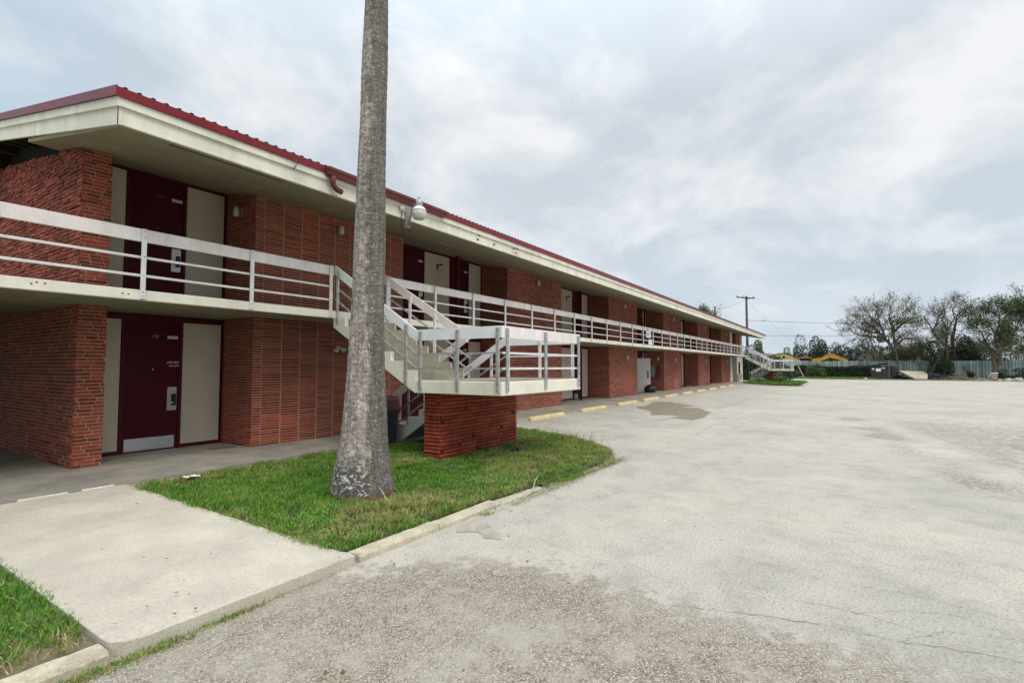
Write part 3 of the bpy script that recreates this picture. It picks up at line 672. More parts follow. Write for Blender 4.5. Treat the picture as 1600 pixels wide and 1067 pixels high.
# weeds rooted along the kerb and joints
xs_, ys_ = [], []
for (cx, cy, sx, sy, n) in ((1.50,3.56,.14,.035,800),(1.15,3.57,.10,.03,500),(2.0,3.58,.13,.018,420),(2.5,3.59,.2,.012,60),(4.9,3.55,.06,.03,150),(7.0,3.5,.7,.06,900),(6.0,3.62,.5,.04,500),(8.8,3.6,.3,.1,700),(3.1,4.9,.05,.5,900),(3.02,4.3,.05,.14,500),(12.3,8.2,.8,.04,500),(16.2,8.2,.9,.035,500),(22,8.2,1.6,.035,800),(29.5,8.2,2.5,.035,900),(40,8.2,5,.035,1200)):
    xs_.append(rng.normal(cx, sx, n)); ys_.append(rng.normal(cy, sy, n))
x, y = np.concatenate(xs_), np.concatenate(ys_)
zb = np.where(y > 7.9, .06, 0)+np.where((x > 2.9) & (y > 3.75) & (y < 7.9), .09, np.where((y > 3.64) & (y < 7.9), .06, .0))
blades(x, y, zb, rng.uniform(.010, .040, len(x)), rng.uniform(.003, .007, len(x)), rng.uniform(.3, 1.3, len(x)), 'kerb_weeds', [M['grass'], M['straw']], (rng.uniform(0, 1, len(x)) < .5).astype(int), rng.uniform(0, 1, len(x)))
tag(bpy.data.objects['kerb_weeds'], 'sparse weeds and dry blades growing in the gutter along the kerb', 'weeds', kind='stuff')
# tall seed stalks at the lot end of the lawn
x = rng.normal(10.3, .55, 420); y = 5.1+(x-10.3)*1.3+rng.normal(0, .35, 420)
k = inpoly(IS2, x, y); x, y = x[k], y[k]
blades(x, y, np.full(len(x), .06), rng.uniform(.12, .34, len(x)), rng.uniform(.004, .007, len(x)), rng.uniform(.15, .6, len(x)), 'seed_stalks', [M['straw'], M['straw']], np.zeros(len(x), int), rng.uniform(0, .7, len(x)))
tag(bpy.data.objects['seed_stalks'], 'tall dry seed stalks at the parking-lot end of the lawn', 'dry grass', kind='stuff')
# broad-leaved weeds
def leaves_mesh(P, size, name, m, upn=.5, sizes=None):
    """small leaf quads at points P (n,3)"""
    n = len(P); d = rng.normal(0, 1, (n, 3)); d /= np.linalg.norm(d, axis=1)[:, None]
    e = np.cross(d, rng.normal(0, 1, (n, 3))); e /= np.linalg.norm(e, axis=1)[:, None]+1e-9
    if upn: d[:, 2] *= (1-upn); e[:, 2] *= (1-upn)
    s = (sizes if sizes is not None else rng.uniform(.6, 1.3, n)*size)[:, None]
    V = np.stack([P-d*s*.5, P+e*s*.32, P+d*s*.5, P-e*s*.32], 1).astype(np.float32)
    me = bpy.data.meshes.new(name); me.vertices.add(4*n); me.vertices.foreach_set('co', V.reshape(-1))
    me.loops.add(4*n); me.loops.foreach_set('vertex_index', np.arange(4*n, dtype=np.int32))
    me.polygons.add(n); me.polygons.foreach_set('loop_start', (np.arange(n)*4).astype(np.int32))
    try: me.polygons.foreach_set('loop_total', np.full(n, 4, np.int32))
    except Exception: pass
    me.materials.append(m); at = me.attributes.new('t', 'FLOAT', 'FACE'); at.data.foreach_set('value', rng.uniform(0, 1, n).astype(np.float32))
    me.update(calc_edges=True)
    o = bpy.data.objects.new(name, me); COL.objects.link(o); return o
pts = []
for _ in range(1300):
    cx, cy = rng.uniform(3.2, 11), rng.uniform(3.9, 8.2)
    if not inpoly(ISL, np.array([cx]), np.array([cy]))[0] or not filt(np.array([cx]), np.array([cy]))[0]: continue
    if vnoise(np.array([cx]), np.array([cy]), 1.7, 9)[0] < .40: continue
    k = rng.integers(8, 30); pts.append(np.stack([rng.normal(cx, .06, k), rng.normal(cy, .06, k), rng.uniform(.08, .125, k)], 1))
for _ in range(170):
    cx, cy = rng.uniform(-2.5, 1.2), rng.uniform(4.15, 8.0); k = rng.integers(15, 45)
    pts.append(np.stack([rng.normal(cx, .07, k), rng.normal(cy, .07, k), rng.uniform(.07, .14, k)], 1))
for _ in range(26):
    cx, cy = rng.normal(3.45, .14), rng.normal(4.75, .2); k = 26
    pts.append(np.stack([rng.normal(cx, .06, k), rng.normal(cy, .06, k), rng.uniform(.09, .17, k)], 1))
o = leaves_mesh(np.concatenate(pts), .022, 'lawn_weeds', M['weed'], .45)
tag(o, 'low broad-leaved weeds mixed into the lawns', 'weeds', kind='stuff')
# far lawn: coarse tufts
x, y = lawn_pts(FAR, 16000)
blades(x, y, np.full(len(x), .10), rng.uniform(.08, .25, len(x)), rng.uniform(.02, .04, len(x)), rng.uniform(.2, .9, len(x)), 'grass', [M['grass'], M['straw']], (rng.uniform(0, 1, len(x)) < .15).astype(int), rng.uniform(0, .7, len(x)))
tag(bpy.data.objects['grass.002'], 'small patch of grass under the far staircase landing', 'grass', kind='stuff')
x = rng.uniform(80, 90, 26000); y = rng.uniform(-42, 13, 26000); k = (x > 83.5+1.2*np.sin(y*.7)) | (y > -1) | (rng.uniform(0, 1, len(x)) < .02); x, y = x[k], y[k]
blades(x, y, np.full(len(x), .0), rng.uniform(.12, .40, len(x)), rng.uniform(.03, .06, len(x)), rng.uniform(.2, .9, len(x)), 'grass', [M['grass'], M['straw']], (rng.uniform(0, 1, len(x)) < .25).astype(int), rng.uniform(0, .6, len(x)))
tag(bpy.data.objects['grass.003'], 'strip of rough grass along the foot of the metal fence', 'grass', kind='stuff')

# ================================================================== MOTEL BUILDING
B = thing('motel_building', (2.97, 10.15, .12), 'long two-storey red brick motel with a cream fascia and red metal roof edge', 'building')
PER = 9.18; L0 = 5.75; NB = 6
sof = lambda y: 5.40-.19*(11.07-y)
ZF = (.12, 2.83); ZC = (2.66, 5.42)
# --- slabs, soffit, roof
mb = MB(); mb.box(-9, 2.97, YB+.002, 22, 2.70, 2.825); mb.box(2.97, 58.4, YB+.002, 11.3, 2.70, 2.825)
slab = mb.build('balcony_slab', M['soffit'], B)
mb = MB(); mb.bbox(-9, 58.4, YB-.012, YB+.10, 2.685, 2.835, .005); mb.build('slab_edge', M['cream_rail'], slab)
# rust spots on the slab edge
mb = MB()
for (x_, z_) in ((2.12,2.79),(2.20,2.785),(2.07,2.765),(3.05,2.76),(3.12,2.757)):
    MB().sphere((x_, YB-.012, z_), .014, .004, .012, 8, 5).build('rust_spot', M['rust'], slab)
X0, X1 = 2.54, 63.6
mb = MB()
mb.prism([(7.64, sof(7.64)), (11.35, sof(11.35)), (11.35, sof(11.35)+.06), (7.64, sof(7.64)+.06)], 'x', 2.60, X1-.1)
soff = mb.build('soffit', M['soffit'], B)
mb = MB(); mb.prism([(9.02, sof(9.02)-.008), (9.06, sof(9.06)-.008), (9.06, sof(9.06)+.01), (9.02, sof(9.02)+.01)], 'x', 2.61, X1-.12)
for y_, zt in ((9.93, 0),):
    pass
mb.build('batten', M['soffit'], soff)
mb = MB(); mb.box(3.2, 4.9, 7.70, 7.725, sof(7.7)-.004, sof(7.7)+.002); mb.build('open_joint', M['black'], soff)
RS = .205; rz = lambda y: 5.215+RS*(y-7.56) if y < 14 else 5.215+RS*(14-7.56)-RS*(y-14)
# roof sheet with ribs
prof = []; xx = X0+.0; 
while xx < X1:
    prof += [(xx, 0), (xx+.045, 0), (xx+.062, .026), (xx+.088, .026), (xx+.105, 0)]; xx += .157
prof.append((X1, 0)); n = len(prof); vs = []
for y_ in (7.535, 14.0, 20.5): vs += [(a, y_, rz(y_)+b) for a, b in prof]
for y_ in (7.535, 14.0, 20.5): vs += [(a, y_, rz(y_)+b-.012) for a, b in prof]
fs = []
for r in range(2):
    for i in range(n-1): fs.append((r*n+i, r*n+i+1, (r+1)*n+i+1, (r+1)*n+i)); o_ = 3*n; fs.append((o_+r*n+i, o_+(r+1)*n+i, o_+(r+1)*n+i+1, o_+r*n+i+1))
for i in range(n-1): fs.append((3*n+i, 3*n+i+1, i+1, i)); fs.append((2*n+i, 2*n+i+1, 5*n+i+1, 5*n+i))
mb = MB(); mb.add(vs, fs); roof = mb.build('roof', M['roof'], B)
mb = MB(); mb.prism([(7.66, rz(7.66)-.03), (14, rz(14)-.03), (20.4, rz(20.4)-.03), (20.4, rz(20.4)-.06), (14, rz(14)-.06), (7.66, rz(7.66)-.06)], 'x', X0+.05, X1-.05)
mb.build('roof_deck', M['dark'], roof)
mb = MB()
for y_ in np.arange(10.6, 20, .62): MB().bar((2.60, y_, rz(y_)-.24), (3.13, y_, rz(y_)-.24), .09, .30).build('lookout', M['dark'], roof)
# eave: red trim, two fascia boards
mb = MB(); mb.box(X0-.01, X1+.01, 7.53, 7.548, 5.095, 5.212); mb.box(X0-.01, X1+.01, 7.548, 7.60, 5.185, 5.210)
mb.build('eave_trim', M['red_metal'], roof)
mb = MB()
mb.prism([(7.525, rz(7.53)+.014), (14, rz(14)+.014), (14, rz(14)-.11), (7.525, rz(7.53)-.115)], 'x', X0-.03, X0-.012)
mb.prism([(14, rz(14)+.014), (20.4, rz(20.4)+.014), (20.4, rz(20.4)-.11), (14, rz(14)-.11)], 'x', X0-.03, X0-.012)
mb.build('rake_trim', M['red_metal'], roof); mb = MB()
mb.prism([(7.525, rz(7.53)+.014), (14, rz(14)+.014), (14, rz(14)-.11), (7.525, rz(7.53)-.115)], 'x', X1+.012, X1+.03)
mb.build('rake_trim', M['red_metal'], roof)
fa = MB()
fa.bbox(X0+.01, X1-.01, 7.558, 7.60, 4.985, 5.10, .004)
nseg = 16
for i in range(nseg):
    a = X0+.03+(X1-X0-.06)*i/nseg; b = X0+.03+(X1-X0-.06)*(i+1)/nseg-.004
    fa.bbox(a, b, 7.60, 7.64, 4.765, 4.99, .004)
fa.bbox(X0+.03, X1-.03, 7.594, 7.6, 4.765, 4.80, .002)
fascia = fa.build('fascia_board', M['cream'], B)
def rake(xa, s):
    mb = MB()
    for y0_, y1_ in ((7.56, 14.0), (14.0, 20.4)):
        mb.prism([(y0_, rz(y0_)-.112), (y1_, rz(y1_)-.112), (y1_, rz(y1_)-.235), (y0_, rz(y0_)-.235)], 'x', xa, xa+s*.035)
        mb.prism([(y0_+.03 if y0_ < 8 else y0_, rz(y0_)-.228), (y1_, rz(y1_)-.228), (y1_, rz(y1_)-.455), (y0_+.03 if y0_ < 8 else y0_, rz(y0_)-.455)], 'x', xa+s*.03, xa+s*.065)
    return mb.build('fascia_board', M['cream'], B)
rake(X0, 1); rake(X1, -1)
# broken plaster spots on the fascia
mb = MB()
for (x_, n_) in ((11.8, 9), (27.9, 7), (50.5, 7), (10.2, 3), (10.8, 4)):
    for _ in range(n_): MB().sphere((x_+random.uniform(-.14, .14), 7.597, random.uniform(4.80, 5.0)), random.uniform(.02, .06), .006, random.uniform(.012, .035), 7, 5).build('broken_patch', M['broken'], fascia)
# gutter
mb = MB(); mb.prism([(7.548, 5.195), (7.43, 5.195), (7.425, 5.15), (7.455, 5.11), (7.47, 5.055), (7.548, 5.055)], 'x', 5.58, 8.72)
gut = mb.build('gutter', M['gutter'], B)
mb = MB(); mb.tube([(5.70, 7.49, 5.06), (5.70, 7.49, 4.97), (5.72, 7.50, 4.90), (5.80, 7.50, 4.85), (5.90, 7.50, 4.83)], [.055, .055, .052, .05, .05], 10)
ds = mb.build('downspout', M['gutter'], gut, True)
mb = MB(); mb.tube([(5.898, 7.50, 4.8305), (5.904, 7.50, 4.829)], .043, 10); mb.build('outlet', M['black'], gut)
mb = MB(); mb.tube([(5.0, 7.52, 5.1), (5.0, 7.50, 5.04), (4.97, 7.50, 4.99), (4.95, 7.51, 4.93)], .008, 6); mb.build('gutter_hook', M['black'], B)

# --- brick walls
def core(mb, x0, x1, y0, y1, z0, z1, mi=1):
    mb.box(x0, x1, y0, y1, z0, z1, mi)
for k in range(NB):
    Lx = L0+PER*k; Rx = Lx+4.1
    for fl in (0, 1):
        z0 = ZF[fl]; z1 = 2.70 if fl == 0 else sof(9.95)+.1
        mb = MB(); core(mb, Lx, Rx, 9.95, 11.2, z0-.02, z1+.0)
        if k == 0:
            # corner strip then stack-bonded long bricks
            bricks(mb, (Lx, 9.95, z0), (1,0,0), (0,-1,0), .19, z1-z0, .19, .052, .012, 'stack', .006, .002, .001)
            bricks(mb, (Lx+.19, 9.95, z0), (1,0,0), (0,-1,0), Rx-Lx-.19, z1-z0, .4345, .052, .024, 'stack', .012, .003, .002, hgap=.014, rnd=True)
        else:
            bricks(mb, (Lx, 9.95, z0), (1,0,0), (0,-1,0), Rx-Lx, z1-z0, .30, .058, .010, 'half', .012, .004, .002)
        bricks(mb, (Lx, 11.2, z0), (0,-1,0), (-1,0,0), 1.25, (2.70 if fl == 0 else 5.42)-z0, .40 if k else .36, .052, .011, 'stack', .008, .002, .001)
        if fl == 1: core(mb, Lx, Rx, 10.2, 11.2, z1, 5.45)
        w_ = mb.build('brick_wall', [M['brick'] if k == 0 else M['brick_pale'], M['mortar'] if k == 0 else M['mortar_dark']], B)
        if fl == 0 and k == 3:
            for _ in range(22): MB().sphere((Lx+random.gauss(2.6, .28), 9.933, random.uniform(.2, .75)), random.uniform(.03, .07), .004, random.uniform(.03, .09), 7, 4).build('lime_stain', M['lime'], w_)
# pier and end wall at the near end
def wall_top(fl): return 2.70 if fl == 0 else None
for fl in (0, 1):
    z0 = ZF[fl]; z1 = 2.70 if fl == 0 else sof(10.15)+.06
    mb = MB(); core(mb, 3.02, 3.37, 10.15, 11.3, z0-.02, z1); mb.box(2.992, 3.02, 10.152, 10.168, z0-.02, z1, 1)
    bricks(mb, (2.985, 10.15, z0), (1,0,0), (0,-1,0), .395, z1-z0, .23, .058, .010, 'rand', .006, .002, .002, stick=.005)
    mb.build('brick_pier', [M['brick'], M['mortar']], B)
    mb = MB()
    if fl == 0:
        mb.box(2.99, 3.2, 10.17, 20.2, z0-.02, 2.70, 1)
        bricks(mb, (2.99, 20.2, z0), (0,-1,0), (-1,0,0), 10.05, 2.70-z0, .30, .060, .011, 'rand', .010, .003, .003, holes=.16, stick=.006)
    else:
        mb.prism([(10.17, z0-.02), (20.2, z0-.02), (20.2, rz(20.2)-.2), (16.5, 5.75), (14.3, 5.80), (10.17, 5.24)], 'x', 2.99, 3.13, 1)
        MB().prism([(10.2, 5.235), (20.1, 5.235), (20.1, rz(20.1)-.1), (14, rz(14)-.1), (10.2, rz(10.2)-.1)], 'x', 3.14, 3.19).build('gable_shade_panel', M['dark'], B)  # dark panel painted as the shade inside the open gable
        bricks(mb, (2.99, 20.2, z0), (0,-1,0), (-1,0,0), 10.05, 3.2, .30, .066, .012, 'rand', .014, .005, .008, holes=.12, stick=.018, clip=lambda a: min(5.24+.1356*(20.2-a-10.17), rz(20.2-a)-.16)-2.83)
    mb.build('end_wall', [M['brick_rough'], M['mortar_dark'] if fl else M['mortar']], B)

# --- room fronts: doors, panels, frames, posts
YD = 11.07
def door(x0, x1, fl, kind='maroon', lockm='lockwhite', number=None, kick=False):
    z0 = ZF[fl]; zt = ZC[fl]-.07
    mb = MB(); mb.bbox(x0, x1, YD, YD+.05, z0+.02, zt, .004)
    d = mb.build('door', M['maroon'], B)
    xr = x1-.20
    mb = MB(); pr = [(xr-.0, z0+.745), (xr+.155, z0+.745), (xr+.165, z0+.78), (xr+.165, z0+1.16), (xr+.155, z0+1.195), (xr+.01, z0+1.195), (xr-.0, z0+1.16)]
    mb.prism(pr, 'y', YD-.022, YD); mb.build('lock_plate', M[lockm], d)
    mb = MB(); mb.bbox(xr+.07, xr+.15, YD-.05, YD-.022, z0+.84, z0+1.06, .008); mb.build('card_reader', M['black'], d)
    mb = MB(); mb.tube([(xr+.12, YD-.055, z0+.90), (xr+.12, YD-.085, z0+.90), (xr+.02, YD-.088, z0+.895)], .012, 8); mb.build('lever', M['chrome'], d, True)
    mb = MB(); mb.bbox(xr-.02, xr+.17, YD-.006, YD, z0+2.13, z0+2.19, .002); mb.build('label_strip', M['offwhite'], d)
    mb = MB(); mb.tube([((x0+x1)/2, YD-.006, z0+1.54), ((x0+x1)/2, YD, z0+1.54)], .009, 8); mb.build('peephole', M['chrome'], d)
    if kick:
        mb = MB(); mb.bbox(x0+.03, x1-.05, YD-.006, YD-.001, z0+.03, z0+.26, .002); mb.build('kick_plate', M['plate'], d)
    if number:
        text_mesh('room_number', number, .085, M['brass'] if fl else M['grey'], (x0+.42, YD-.004, z0+2.14), (R(90),0,0), d)
    if kick:
        text_mesh('pet_notice', 'NO PETS', .062, M['white'], (xr-.015, YD-.003, z0+1.65), (R(90),0,0), d)
        text_mesh('pet_notice', 'ALLOWED', .052, M['white'], (xr+.02, YD-.003, z0+1.59), (R(90),0,0), d)
    return d
def panel(x0, x1, fl, frame=True):
    z0 = ZF[fl]; zt = ZC[fl]-.08
    mb = MB(); mb.box(x0+.02, x1-.02, YD+.012, YD+.06, z0+.07, zt); return mb.build('wall_panel', M['panel'], B)
def frame(xs_, fl):
    z0 = ZF[fl]; mb = MB(); a, b = xs_[0], xs_[-1]
    mb.box(a, b, YD-.012, YD+.075, ZC[fl]-.075, ZC[fl]+.02)
    for x_ in xs_: mb.box(x_-.026, x_+.026, YD-.012, YD+.075, z0, ZC[fl]-.075)
    mb.box(a, b, YD+.03, YD+.09, z0, z0+.02)
    return mb, z0
for fl in (0, 1):
    # nearest gap (between end pier and first box)
    mb, z0 = frame([3.39, 3.945, 4.92, 5.735], fl)
    mb.box(3.41, 3.92, YD-.008, YD+.07, z0, z0+.07); mb.box(4.95, 5.71, YD-.008, YD+.07, z0, z0+.06)
    mb.box(3.37, 5.75, YD+.092, YD+.12, z0, ZC[fl]+.02)
    mb.build('door_frame', M['maroon_trim'], B)
    panel(3.41, 3.93, fl); panel(4.94, 5.71, fl)
    door(3.975, 4.89, fl, lockm='lockplate' if fl == 0 else 'lockwhite', number='109' if fl == 0 else '209', kick=(fl == 0))
    for k in range(1, NB):
        Lx = L0+PER*k; P0 = Lx-PER+4.1
        sp = [P0+.03, Lx-4.02, Lx-3.06, Lx-1.78, Lx-1.70, Lx-.80, Lx-.03]
        mb, z0 = frame(sp, fl)
        for a, b in ((sp[0], sp[1]), (sp[2], sp[3]), (sp[5], sp[6])): mb.box(a+.026, b-.026, YD-.008, YD+.07, z0, z0+.06)
        mb.box(P0, Lx, YD+.092, YD+.12, z0, ZC[fl]+.02)
        mb.build('door_frame', M['maroon_trim'], B)
        panel(sp[0], sp[1], fl); panel(sp[2], sp[3], fl); panel(sp[5], sp[6], fl)
        door(sp[1]+.03, sp[2]-.03, fl, lockm='lockplate' if fl == 0 else 'lockwhite'); door(sp[4]+.03, sp[5]-.03, fl, lockm='lockplate' if fl == 0 else 'lockwhite')
        mb = MB(); z1 = 2.70 if fl == 0 else sof(10.5)+.02
        mb.bbox(Lx-2.14, Lx-2.04, 10.45, 10.55, z0-.01, z1, .006); mb.build('support_post', M['maroon_trim'], B)
        if fl == 0 and k in (1, 2):
            mb = MB(); mb.box(Lx-1.62, Lx-1.25, YD-.006, YD, z0+.03, z0+.26); mb.build('kick_plate', M['plate'], B)
# open white storeroom door in the third gap
mb = MB(); a = Vector((30.95, 11.04, 0)); b = Vector((31.25, 10.18, 0))
mb.bar(a+Vector((0,0,1.17)), b+Vector((0,0,1.17)), .045, 2.06); od = mb.build('open_door', M['white'], B); od['label'] = 'white door standing open outwards'
mb = MB(); q = a.lerp(b, .82); mb.bar(q+Vector((-.03,-.01,.98)), q+Vector((-.03,-.01,1.42)), .02, .16, upv=(0,1,0)); mb.build('lock_plate', M['lockplate'], od)
# end section: pilasters, store room
for fl in (0, 1):
    z0 = ZF[fl]; z1 = 2.70 if fl == 0 else sof(9.9)+.06
    mb = MB(); mb.bbox(55.9, 57.0, 9.9, 10.3, z0-.01, z1, .01); mb.bbox(61.55, 62.1, 9.75, 10.2, z0-.01, z1, .01); mb.build('pilaster', M['cream'], B)
    mb = MB(); mb.box(57.0, 59.0, 11.0, 11.1, z0-.01, z1+.2); mb.build('recess_wall', M['maroon_trim'], B)
    if fl == 0:
        mb = MB(); mb.box(58.9, 61.55, 9.8, 11.2, z0-.01, z1); w_ = mb.build('store_room_wall', M['cream'], B)
        mb = MB(); mb.bbox(59.7, 60.7, 9.765, 9.799, z0, z0+2.05, .005); mb.build('store_room_door', M['maroon_trim'], w_)
    else:
        mb = MB(); mb.box(58.9, 61.55, 9.9, 11.2, z0-.01, z1); bricks(mb, (58.9, 9.9, z0), (1,0,0), (0,-1,0), 2.65, z1-z0, .3, .058, .01, 'half', .012, .004, .002); mb.build('brick_wall', [M['brick_pale'], M['mortar_dark']], B)
mb = MB(); mb.box(3.2, 61.5, 11.35, 20.2, 0, 5.5); mb.prism([(11.35, 5.5), (20.2, 5.5), (20.2, rz(20.2)-.12), (14, rz(14)-.12), (11.35, rz(11.35)-.12)], 'x', 3.2, 61.5); mb.build('rear_rooms', M['brick'], B)

# --- balcony railing
rl = MB(); rl.bbox(-9, 6.66, YB+.0, YB+.038, 3.55, 3.74, .004); rl.bbox(8.02, 56.45, YB+.0, YB+.038, 3.55, 3.74, .004)
rail = rl.build('balcony_railing', M['rail'], B)
for z_ in (3.32, 3.05):
    mb = MB(); mb.bbox(-9, 6.62, YB+.002, YB+.034, z_-.018, z_+.018, .004); mb.bbox(8.05, 56.45, YB+.002, YB+.034, z_-.018, z_+.018, .004); mb.build('rail_bar', M['white_steel'], rail)
def post(x, mbm='white_steel', parent=rail, name='railing_post'):
    mb = MB(); mb.bbox(x-.03, x+.03, YB-.052, YB-.014, 2.70, 3.735, .005)
    for z_ in (2.74, 2.80, 3.32, 3.05, 3.60, 3.70): mb.sphere((x, YB-.052, z_), .008, .006, .008, 6, 4, m=1)
    return mb.build(name, [M[mbm], M['black']], parent)
p0 = post(1.69)
pxs = [-3.1, -1.5, .1, 3.29, 4.93, 6.56, 8.12]+[9.68+1.573*i for i in range(30)]
for x_ in pxs:
    c = p0.copy(); COL.objects.link(c); c.location.x += x_-1.69

# ================================================================== STAIRCASE
SX = 6.65
ST = thing('outdoor_staircase', (SX, YB, .10), 'near white-railed concrete staircase with a landing on a red brick pier behind the palm trunk', 'staircase', 'outdoor staircases of the motel')
ly0, ly1, lz0, lz1 = 4.53, 6.38, 1.25, 1.47; XR = 9.47; xi = 8.0; xj = 8.12
mb = MB(); mb.bbox(SX, XR, ly0, ly1, lz0, lz1, .008); mb.build('landing', M['cream_rail'], ST)
mb = MB(); mb.box(SX+.06, XR-.06, ly0+.06, ly1, lz1, lz1+.006); mb.build('landing_floor', M['step'], ST)
def stepped(y0, z0, y1, z1, n, tz):
    """upper stepped outline from (y0,z0) low to (y1,z1) high, n risers"""
    run = (y1-y0)/(n-1) if n > 1 else 0; rise = (z1-z0)/n; pts = [(y0, z0)]
    for i in range(n):
        pts.append((y0+run*i, z0+rise*(i+1)+tz))
        if i < n-1: pts.append((y0+run*(i+1), z0+rise*(i+1)+tz))
    return pts
# flight down from the balcony to the landing
up1 = stepped(ly1, lz1, YB-.02, 2.83, 8, 0)
mb = MB()
poly = up1[:-1]+[(YB-.02, 2.50), (ly1, 1.25)]
mb.prism(poly, 'x', SX+.09, xi)
mb.build('flight', M['step'], ST)
for xa in (SX-.004, xi+.001):
    mb = MB(); u = [(p[0]-.02, p[1]+(.012 if xa < 7 else -.02)) for p in up1]; u[0] = (ly1, lz1-.02); u[1] = (ly1, u[1][1]); u = u[:-1]+[(YB-.016, u[-2][1])]; mb.prism(u+[(YB-.016, 2.50), (ly1, 1.248)], 'x', xa, xa+(.09 if xa < 7 else .02)); mb.build('stringer', M['cream_rail'], ST)
# flight from the landing down to the walkway
up2 = [(ly1+(8.62-ly1)*(1-(p[0]-0)/1), p[1]) for p in stepped(0, .10, 1, lz1, 8, 0)]
mb = MB(); mb.prism(up2[::-1][1:]+[(8.62, .10), (8.25, .10), (ly1, 1.25)][::1], 'x', xj+.06, XR-.06); mb.build('flight', M['step'], ST)
for xa in (xj-.004, XR-.086):
    mb = MB(); u = [(p[0]+.02, p[1]+.012) for p in up2][::-1][1:]; u[0] = (ly1, u[0][1]); mb.prism(u+[(8.64, .09), (8.2, .09), (ly1, 1.248)], 'x', xa, xa+.09); mb.build('stringer', M['cream_rail'], ST)
# brick pier
mb = MB(); bx0, bx1, by0, by1 = 6.97, 9.46, 6.07, 6.44
mb.box(bx0+.02, bx1-.02, by0+.02, by1-.02, 0, lz0, 1)
bricks(mb, (bx0, by0, .03), (1,0,0), (0,-1,0), bx1-bx0, lz0-.03, .46, .066, .006, 'rand', .020, .003, .005, rnd=True, holes=.08, stick=.010)
bricks(mb, (bx0, by1, .03), (0,-1,0), (-1,0,0), by1-by0, lz0-.03, .42, .066, .006, 'rand', .022, .004, .006, rnd=True, stick=.012)
bricks(mb, (bx1, by0, .03), (0,1,0), (1,0,0), by1-by0, lz0-.03, .42, .066, .006, 'rand', .022, .004, .006, rnd=True, stick=.012)
bricks(mb, (bx1, by1, .03), (-1,0,0), (0,1,0), bx1-bx0, lz0-.03, .36, .060, .008, 'rand', .030, .006, .008, rnd=True)
mb.build('brick_pier', [M['brick_orange'], M['mortar_red']], ST)
# railings
def board(p0, p1, m, hgt=.19, th=.036):
    """board whose top edge runs p0-p1 (vertical height hgt)"""
    p0, p1 = Vector(p0), Vector(p1); d = (p1-p0); hd = Vector((d.x, d.y, 0)).normalized(); n_ = Vector((-hd.y, hd.x, 0))*th/2; vs = []
    for p in (p0, p1):
        for s_, dz in ((-1, -hgt), (1, -hgt), (1, 0), (-1, 0)): vs.append(p+n_*s_+Vector((0,0,dz)))
    mb = MB(); mb.add(vs, [(0,1,2,3),(7,6,5,4),(0,4,5,1),(1,5,6,2),(2,6,7,3),(3,7,4,0)]); return mb.build('handrail_board', m, ST)
def hbar(p0, p1, m='steel', d=.030):
    mb = MB(); mb.bar(p0, p1, d, d); return mb.build('handrail_bar', M[m], ST)
def hpost(x, y, z0, z1, m='steel', w=.064, axis='x'):
    mb = MB(); dx, dy = (.016, w/2) if axis == 'x' else (w/2, .016)
    mb.bbox(x-dx, x+dx, y-dy, y+dy, z0, z1, .005)
    for z_ in (z0+.04, z0+.12, z1-.05, z1-.14):
        mb.sphere((x-(dx if axis == 'x' else 0), y-(dy if axis == 'y' else 0), z_), .009, .009, .009, 6, 4, m=1)
    return mb.build('handrail_post', [M[m], M['black']], ST)
zr = 2.36; bz = (zr-.43, zr-.68); W, Pk = M['rail_white'], M['rail']
board((SX+.02, ly0, zr), (SX+.02, ly1, zr), W); board((SX+.04, ly0+.02, zr), (XR-.04, ly0+.02, zr), Pk); board((XR-.02, ly0, zr), (XR-.02, ly1, zr), W)
for z_ in bz:
    hbar((SX+.02, ly0, z_), (SX+.02, ly1, z_)); hbar((SX+.02, ly0+.02, z_), (XR-.02, ly0+.02, z_), 'white_steel', .036); hbar((XR-.02, ly0, z_), (XR-.02, ly1, z_), 'white_steel')
for y_ in (6.25, 5.42, 4.60): hpost(SX-.02, y_, 1.31, 2.33)
for x_ in (6.78, 8.02, 9.36): hpost(x_, ly0-.02, 1.31, 2.33, axis='y')
for y_ in (4.68, 5.45, 6.25): hpost(XR-.045, y_, 1.47, 2.33, 'white_steel')
sl = (3.74-zr)/(YB-.05-ly1)
hz1 = lambda y: zr+sl*(y-ly1)
board((SX+.02, ly1, zr), (SX+.02, YB-.03, hz1(YB-.03)), W); board((xi-.02, ly1-.12, hz1(ly1-.12)+.09), (xi-.02, YB, hz1(YB)+.02), Pk)
for dz in (.43, .68):
    hbar((SX+.02, ly1, zr-dz), (SX+.02, YB-.05, 3.74-dz)); hbar((xi-.02, ly1-.2, zr-dz-.06), (xi-.02, YB-.02, 3.74-dz))
for y_ in (6.60, 7.25, 7.95, 8.5): hpost(SX-.02, y_, hz1(y_)-1.10, hz1(y_)-.03)
for y_ in (6.5, 7.1, 7.8, 8.5): hpost(xi-.05, y_, hz1(y_)-.95, hz1(y_)-.03, 'white_steel')
hz2 = lambda y: zr-.62*(y-ly1)
board((xj+.03, ly1-.12, zr+.14), (xj+.03, 8.5, hz2(8.5)+.06), Pk); board((XR-.02, ly1, zr), (XR-.02, 8.5, hz2(8.5)), W)
for x_ in (xj+.03, XR-.02):
    for dz in (.43, .68): hbar((x_, ly1-.1, zr-dz+.05), (x_, 8.45, hz2(8.45)-dz))
    for y_ in (6.75, 7.4, 8.05, 8.45): hpost(x_+.03, y_, max(.1, hz2(y_)-1.0), hz2(y_)-.03, 'white_steel' if x_ > 9 else 'steel')
dup(ST, (56.55, YB, .10), 'far white-railed concrete staircase at the distant end of the motel')

